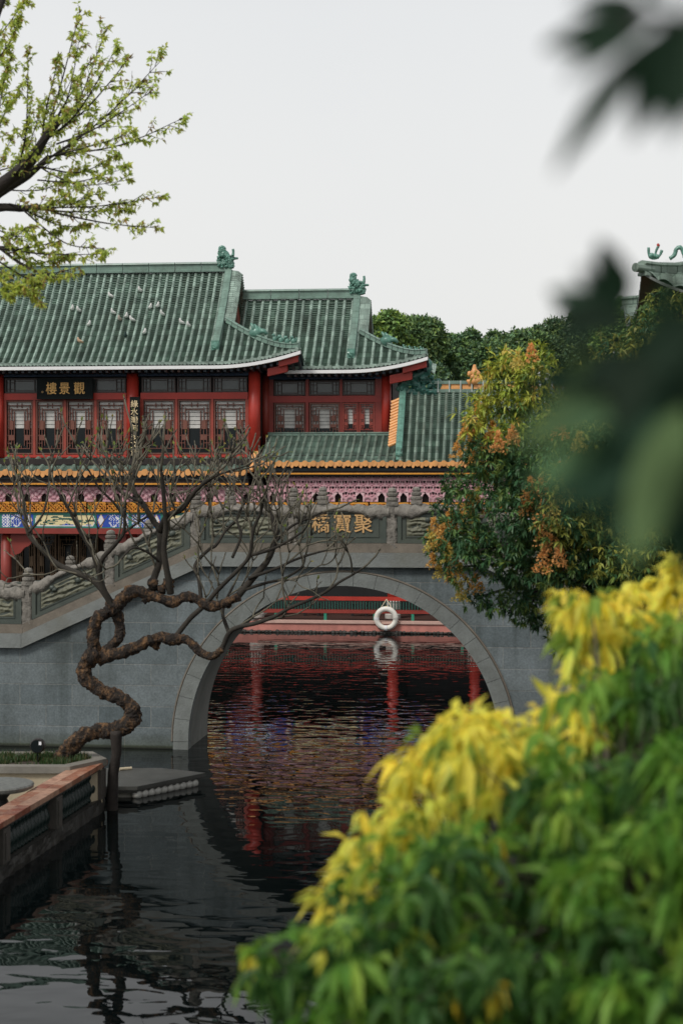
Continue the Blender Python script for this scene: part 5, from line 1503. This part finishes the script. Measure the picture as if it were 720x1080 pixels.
for side in range(4):
    for i in range(40):
        u0, u1 = -1 + i / 20, -1 + (i + 1) / 20
        A, Bq = psurf(side, u0, 0), psurf(side, u1, 0); A2, B2 = psurf(side, u0, .12), psurf(side, u1, .12); A3, B3 = psurf(side, u0, .5), psurf(side, u1, .5)
        A3.z = B3.z = zt2 - .62
        dn = Vector((0, 0, -.05)); b.quad(A, Bq, Bq + dn * .9, A + dn * .9, 0); b.quad(A + dn * .9, Bq + dn * .9, B2 + dn * 4, A2 + dn * 4, 1); b.quad(A2 + dn * 4, B2 + dn * 4, B3, A3, 2)
b.build('eave_boards', [stone_l, mat('dark_brown_rafter', (.10, .035, .02), .6, .3, 4), soffit], rf)
b = MB(); c0 = psurf(0, -1, .015) + Vector((0, 0, .02)); b.tube([c0 + Vector((-.14, -.14, .03)), c0 + Vector((.12, .12, .03))], [.07, .08], 10); b.build('corner_end_tile', tile_g2, rf)
o1 = psurf(0, -1, .075) + Vector((0, 0, .23)); k_ = DP / F
b = MB()
for pl, r_ in (([(-6, 11), (-5.5, 4), (-3, 0), (2, 0), (6, 3), (8, 8)], 1.6), ([(1, 1), (2, 7), (4, 12)], 1.5)):
    pts, ro = spline([o1 + Vector((x * k_, 0, z * k_)) for x, z in pl], [r_ * k_ * (1.2 if i in (2, 3) else .9) for i in range(len(pl))], 4); b.tube(pts, ro, 8, gnarl=.25)
for z in range(5): b.blob(o1 + Vector((U(-5, 5) * k_, -.03, U(0, 3) * k_)), .035, .03, .035, .5, 5, 7, 5)
b.build('ridge_beast', orn_g, rf, True)
b = MB(); b.blob(o1 + Vector((4.2 * k_, 0, 13 * k_)), .025, .025, .035, .3); b.build('red_bead', red_p, rf)
o2 = psurf(0, -1, .21) + Vector((0, 0, .24)); b = MB()
pts, ro = spline([o2 + Vector((x * k_, 0, z * k_)) for x, z in ((-7, -1), (-2, 3), (0, 9), (4, 11), (7, 7), (9, 0))], [2 * k_, 2 * k_, 2.4 * k_, 2.6 * k_, 2.2 * k_, 2.4 * k_], 4); b.tube(pts, ro, 8, gnarl=.25); b.build('ridge_beast', orn_g, rf, True)
for sx in (-1, 1):
    for sy in (-1, 1): column(pav, cx_ + sx * 1.9, cy_ + sy * 1.9, 1.2, zt2 - .6, .14)
b = MB(); b.box(cx_ - 2.3, cx_ + 2.3, cy_ - 2.3, cy_ + 2.3, 1.201, 1.3); b.build('floor', pave_m, pav)

# ---- yellow and green bush in front
random.seed(12)
bush = thing('yellow_green_bush', 'large drooping bush with vivid green leaves and bright yellow new growth along its top', 'bush', atd(640, 1150, 5.4)); bush.location.z = 2.5
BP = [(245, 1010), (268, 985), (300, 975), (335, 965), (352, 930), (362, 890), (385, 862), (405, 838), (418, 800), (432, 772), (470, 748), (510, 738), (545, 728), (580, 722), (597, 712), (590, 680), (586, 640), (592, 615), (620, 612), (648, 622), (672, 596), (700, 575), (740, 560), (900, 560), (900, 1200), (300, 1200), (320, 1090), (262, 1040)]
YZ1 = [(345, 960), (350, 895), (395, 830), (415, 765), (500, 720), (560, 715), (600, 710), (625, 730), (610, 770), (550, 795), (490, 825), (440, 850), (405, 885), (380, 930), (368, 985), (345, 990)]
YZ2 = [(580, 600), (650, 600), (700, 560), (745, 555), (745, 640), (690, 640), (650, 690), (625, 720), (595, 720), (585, 660)]
Lb = Leaves(); Sb = MB(); cs = []; tries = 0
while len(cs) < 380 and tries < 50000:
    tries += 1
    px, py = U(235, 860), U(560, 1190)
    if not inpoly(px, py, BP): continue
    e = 1e9
    for i in range(len(BP)):
        (ax, ay), (bx, by) = BP[i], BP[(i + 1) % len(BP)]
        tt = max(0, min(1, ((px - ax) * (bx - ax) + (py - ay) * (by - ay)) / ((bx - ax) ** 2 + (by - ay) ** 2)))
        e = min(e, math.hypot(px - ax - tt * (bx - ax), py - ay - tt * (by - ay)))
    yz = inpoly(px, py, YZ1) or inpoly(px, py, YZ2)
    if e < (12 if yz else 16): continue
    base = 5.6 - .9 * max(0, min(1, (py - 700) / 380))
    dep = base + (U(.2, .7) if yz else 0) - .7 * min(1, e / 150) * U(.3, 1) + (U(0, .9) if R() < .3 else 0)
    mm = mnoise.noise(Vector((px / 75, py / 75, 3.3)))
    if not yz: dep += max(0, -mm) * 3.0 - max(0, mm) * .35
    if inpoly(px, py, YZ2): dep += .5
    c_ = atd(px, py, dep)
    if any((c_ - q[0]).length < .085 for q in cs): continue
    lime = not yz and (inpoly(px - 25, py - 35, YZ1) or inpoly(px + 10, py - 40, YZ2) or e < 26)
    cs.append((c_, px, py, yz + 2 * lime, e))
bc = atd(660, 1010, 5.6); b0 = bush.location
for k in range(5):
    q = bc + rdir() * .4; pts, ro = spline([b0 + Vector((U(-.25, .25), U(-.2, .2), -.02)), b0.lerp(q, .5) + rdir() * .1, q], [.03, .024, .016], 5); Sb.tube(pts, ro, 7)
for c_, px, py, yz, e in cs:
    s0 = bc.lerp(c_, .15); Sb.tube([s0, s0.lerp(c_, .5) + UP * .08, c_], [.010, .006, .003], 5, cap=False)
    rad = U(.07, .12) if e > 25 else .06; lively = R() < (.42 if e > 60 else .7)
    for k in range(int(U(6, 9) * (1.15 if yz != 1 else 1.3))):
        o = rdir(); o.z = o.z * .8 + .1; o = (o + Vector((0, -.35, 0))).normalized(); p = c_ + o * rad * U(.5, 1.1)
        if yz == 1: col = (.97, .86, .13) if R() < .74 else ((.84, .82, .14) if R() < .55 else (.30, .42, .07))
        elif yz == 2 and R() < .45: col = (.30, .48, .07) if R() < .6 else ((.52, .60, .09) if R() < .6 else (.75, .66, .09))
        else:
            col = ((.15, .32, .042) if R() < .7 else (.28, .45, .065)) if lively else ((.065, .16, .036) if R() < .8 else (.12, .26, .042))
            if R() < .004: col = (.6, .45, .04)
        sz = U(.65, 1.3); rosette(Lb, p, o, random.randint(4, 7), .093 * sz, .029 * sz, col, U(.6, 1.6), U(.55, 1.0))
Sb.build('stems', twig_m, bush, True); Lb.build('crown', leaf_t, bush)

# ---- blurred dark leaves close to the lens, on a branch from the side
random.seed(3)
nb_ = thing('overhanging_branch', 'out-of-focus dark green leafy branch hanging down near the viewer, over the sky and the trees', 'branch', atd(900, 120, 1.35))
Ln_ = Leaves(); Sn = MB()
def nleaf(px, py, ang, Lpx, Wpx, d, col):
    a = math.radians(ang); p = atd(px, py, d); q = atd(px + Lpx * math.cos(a), py + Lpx * math.sin(a), d + U(-.05, .05))
    dd = q - p
    k = len(Ln_.b.v); n = Vector((0, -1, .45)) + rdir() * .35
    sd = dd.cross(n).normalized() * Wpx * d / F; up = n.normalized()
    N_ = 8
    for i in range(N_ + 1):
        t_ = i / N_; w_ = math.sin(math.pi * min(1, t_ * .97 + .02)) ** .8 * (1 - .3 * t_) * .62
        c_ = p + dd * t_ + Vector((0, 0, -.12 * dd.length * t_ * t_)); Ln_.b.v += [tuple(c_ - sd * w_ + up * .004), tuple(c_), tuple(c_ + sd * w_ + up * .004)]; Ln_.t += [col] * 3
    for i in range(N_):
        for j in (0, 1):
            a0 = k + i * 3 + j; Ln_.b.f.append((a0, a0 + 1, a0 + 4, a0 + 3)); Ln_.b.m.append(0)
DKL = (.010, .034, .014)
Sn.tube(spline([atd(900, 120, 1.35), atd(800, 40, 1.32), atd(720, 22, 1.3), atd(650, 18, 1.28)], [.012, .008, .005, .003], 5)[0], .005, 6)
for px, py, an, L, W in ((668, 30, 172, 95, 36), (672, 34, 158, 70, 30), (690, 40, 130, 165, 38), (700, 42, 110, 105, 34), (712, 50, 95, 90, 38), (640, 22, 165, 70, 26), (680, 10, 190, 80, 30), (725, 40, 70, 120, 42), (700, 10, 240, 60, 36), (690, 20, 150, 110, 30), (720, 20, 120, 80, 40), (735, 0, 100, 120, 40)):
    nleaf(px, py, an, L, W, 1.3 + U(-.06, .08), cvar(DKL, .3))
Sn.tube(spline([atd(900, 120, 1.35), atd(860, 240, 1.4), atd(790, 330, 1.45), atd(700, 370, 1.47), atd(620, 420, 1.5)], [.012, .009, .007, .005, .003], 5)[0], .006, 6)
DK2 = (.022, .062, .030)
for px, py, an, L, W in ((655, 330, 265, 70, 34), (660, 335, 230, 80, 34), (668, 350, 200, 90, 40), (640, 345, 170, 60, 30), (690, 345, 290, 70, 34), (690, 380, 170, 120, 44), (700, 400, 160, 130, 46), (640, 425, 165, 100, 36), (655, 440, 175, 110, 36), (700, 420, 130, 150, 50), (720, 430, 110, 160, 56), (735, 420, 90, 150, 56),
                         (715, 360, 60, 120, 50), (730, 350, 100, 140, 56), (690, 470, 120, 110, 44), (660, 480, 100, 80, 34), (740, 500, 100, 110, 56), (700, 510, 80, 70, 40), (670, 400, 200, 80, 40), (720, 480, 140, 110, 46), (735, 330, 140, 100, 50), (690, 430, 60, 110, 44), (645, 390, 150, 80, 34), (610, 450, 168, 70, 26), (630, 400, 185, 80, 30), (640, 470, 160, 90, 34), (625, 490, 140, 70, 30), (650, 300, 250, 55, 26), (630, 330, 210, 60, 28), (680, 370, 110, 90, 44)):
    nleaf(px, py, an, L, W, 1.45 + U(-.12, .15), cvar(((.12, .21, .085) if R() < .5 else DK2) if py > 390 else DKL, .4))
rn = random.Random(9)
for k in range(14):
    px = rn.uniform(700, 860); py = rn.uniform(330, 560)
    if py > 470: px += 25
    nleaf(px, py, rn.uniform(70, 190), rn.uniform(60, 110), rn.uniform(34, 56), 1.5 + rn.uniform(-.15, .25), cvar(DK2 if rn.random() < .5 else ((.10, .19, .075) if rn.random() < .5 else DKL), .4))
Sn.build('stem', bark_d, nb_, True); Ln_.build('leaves', leaf_nr, nb_)
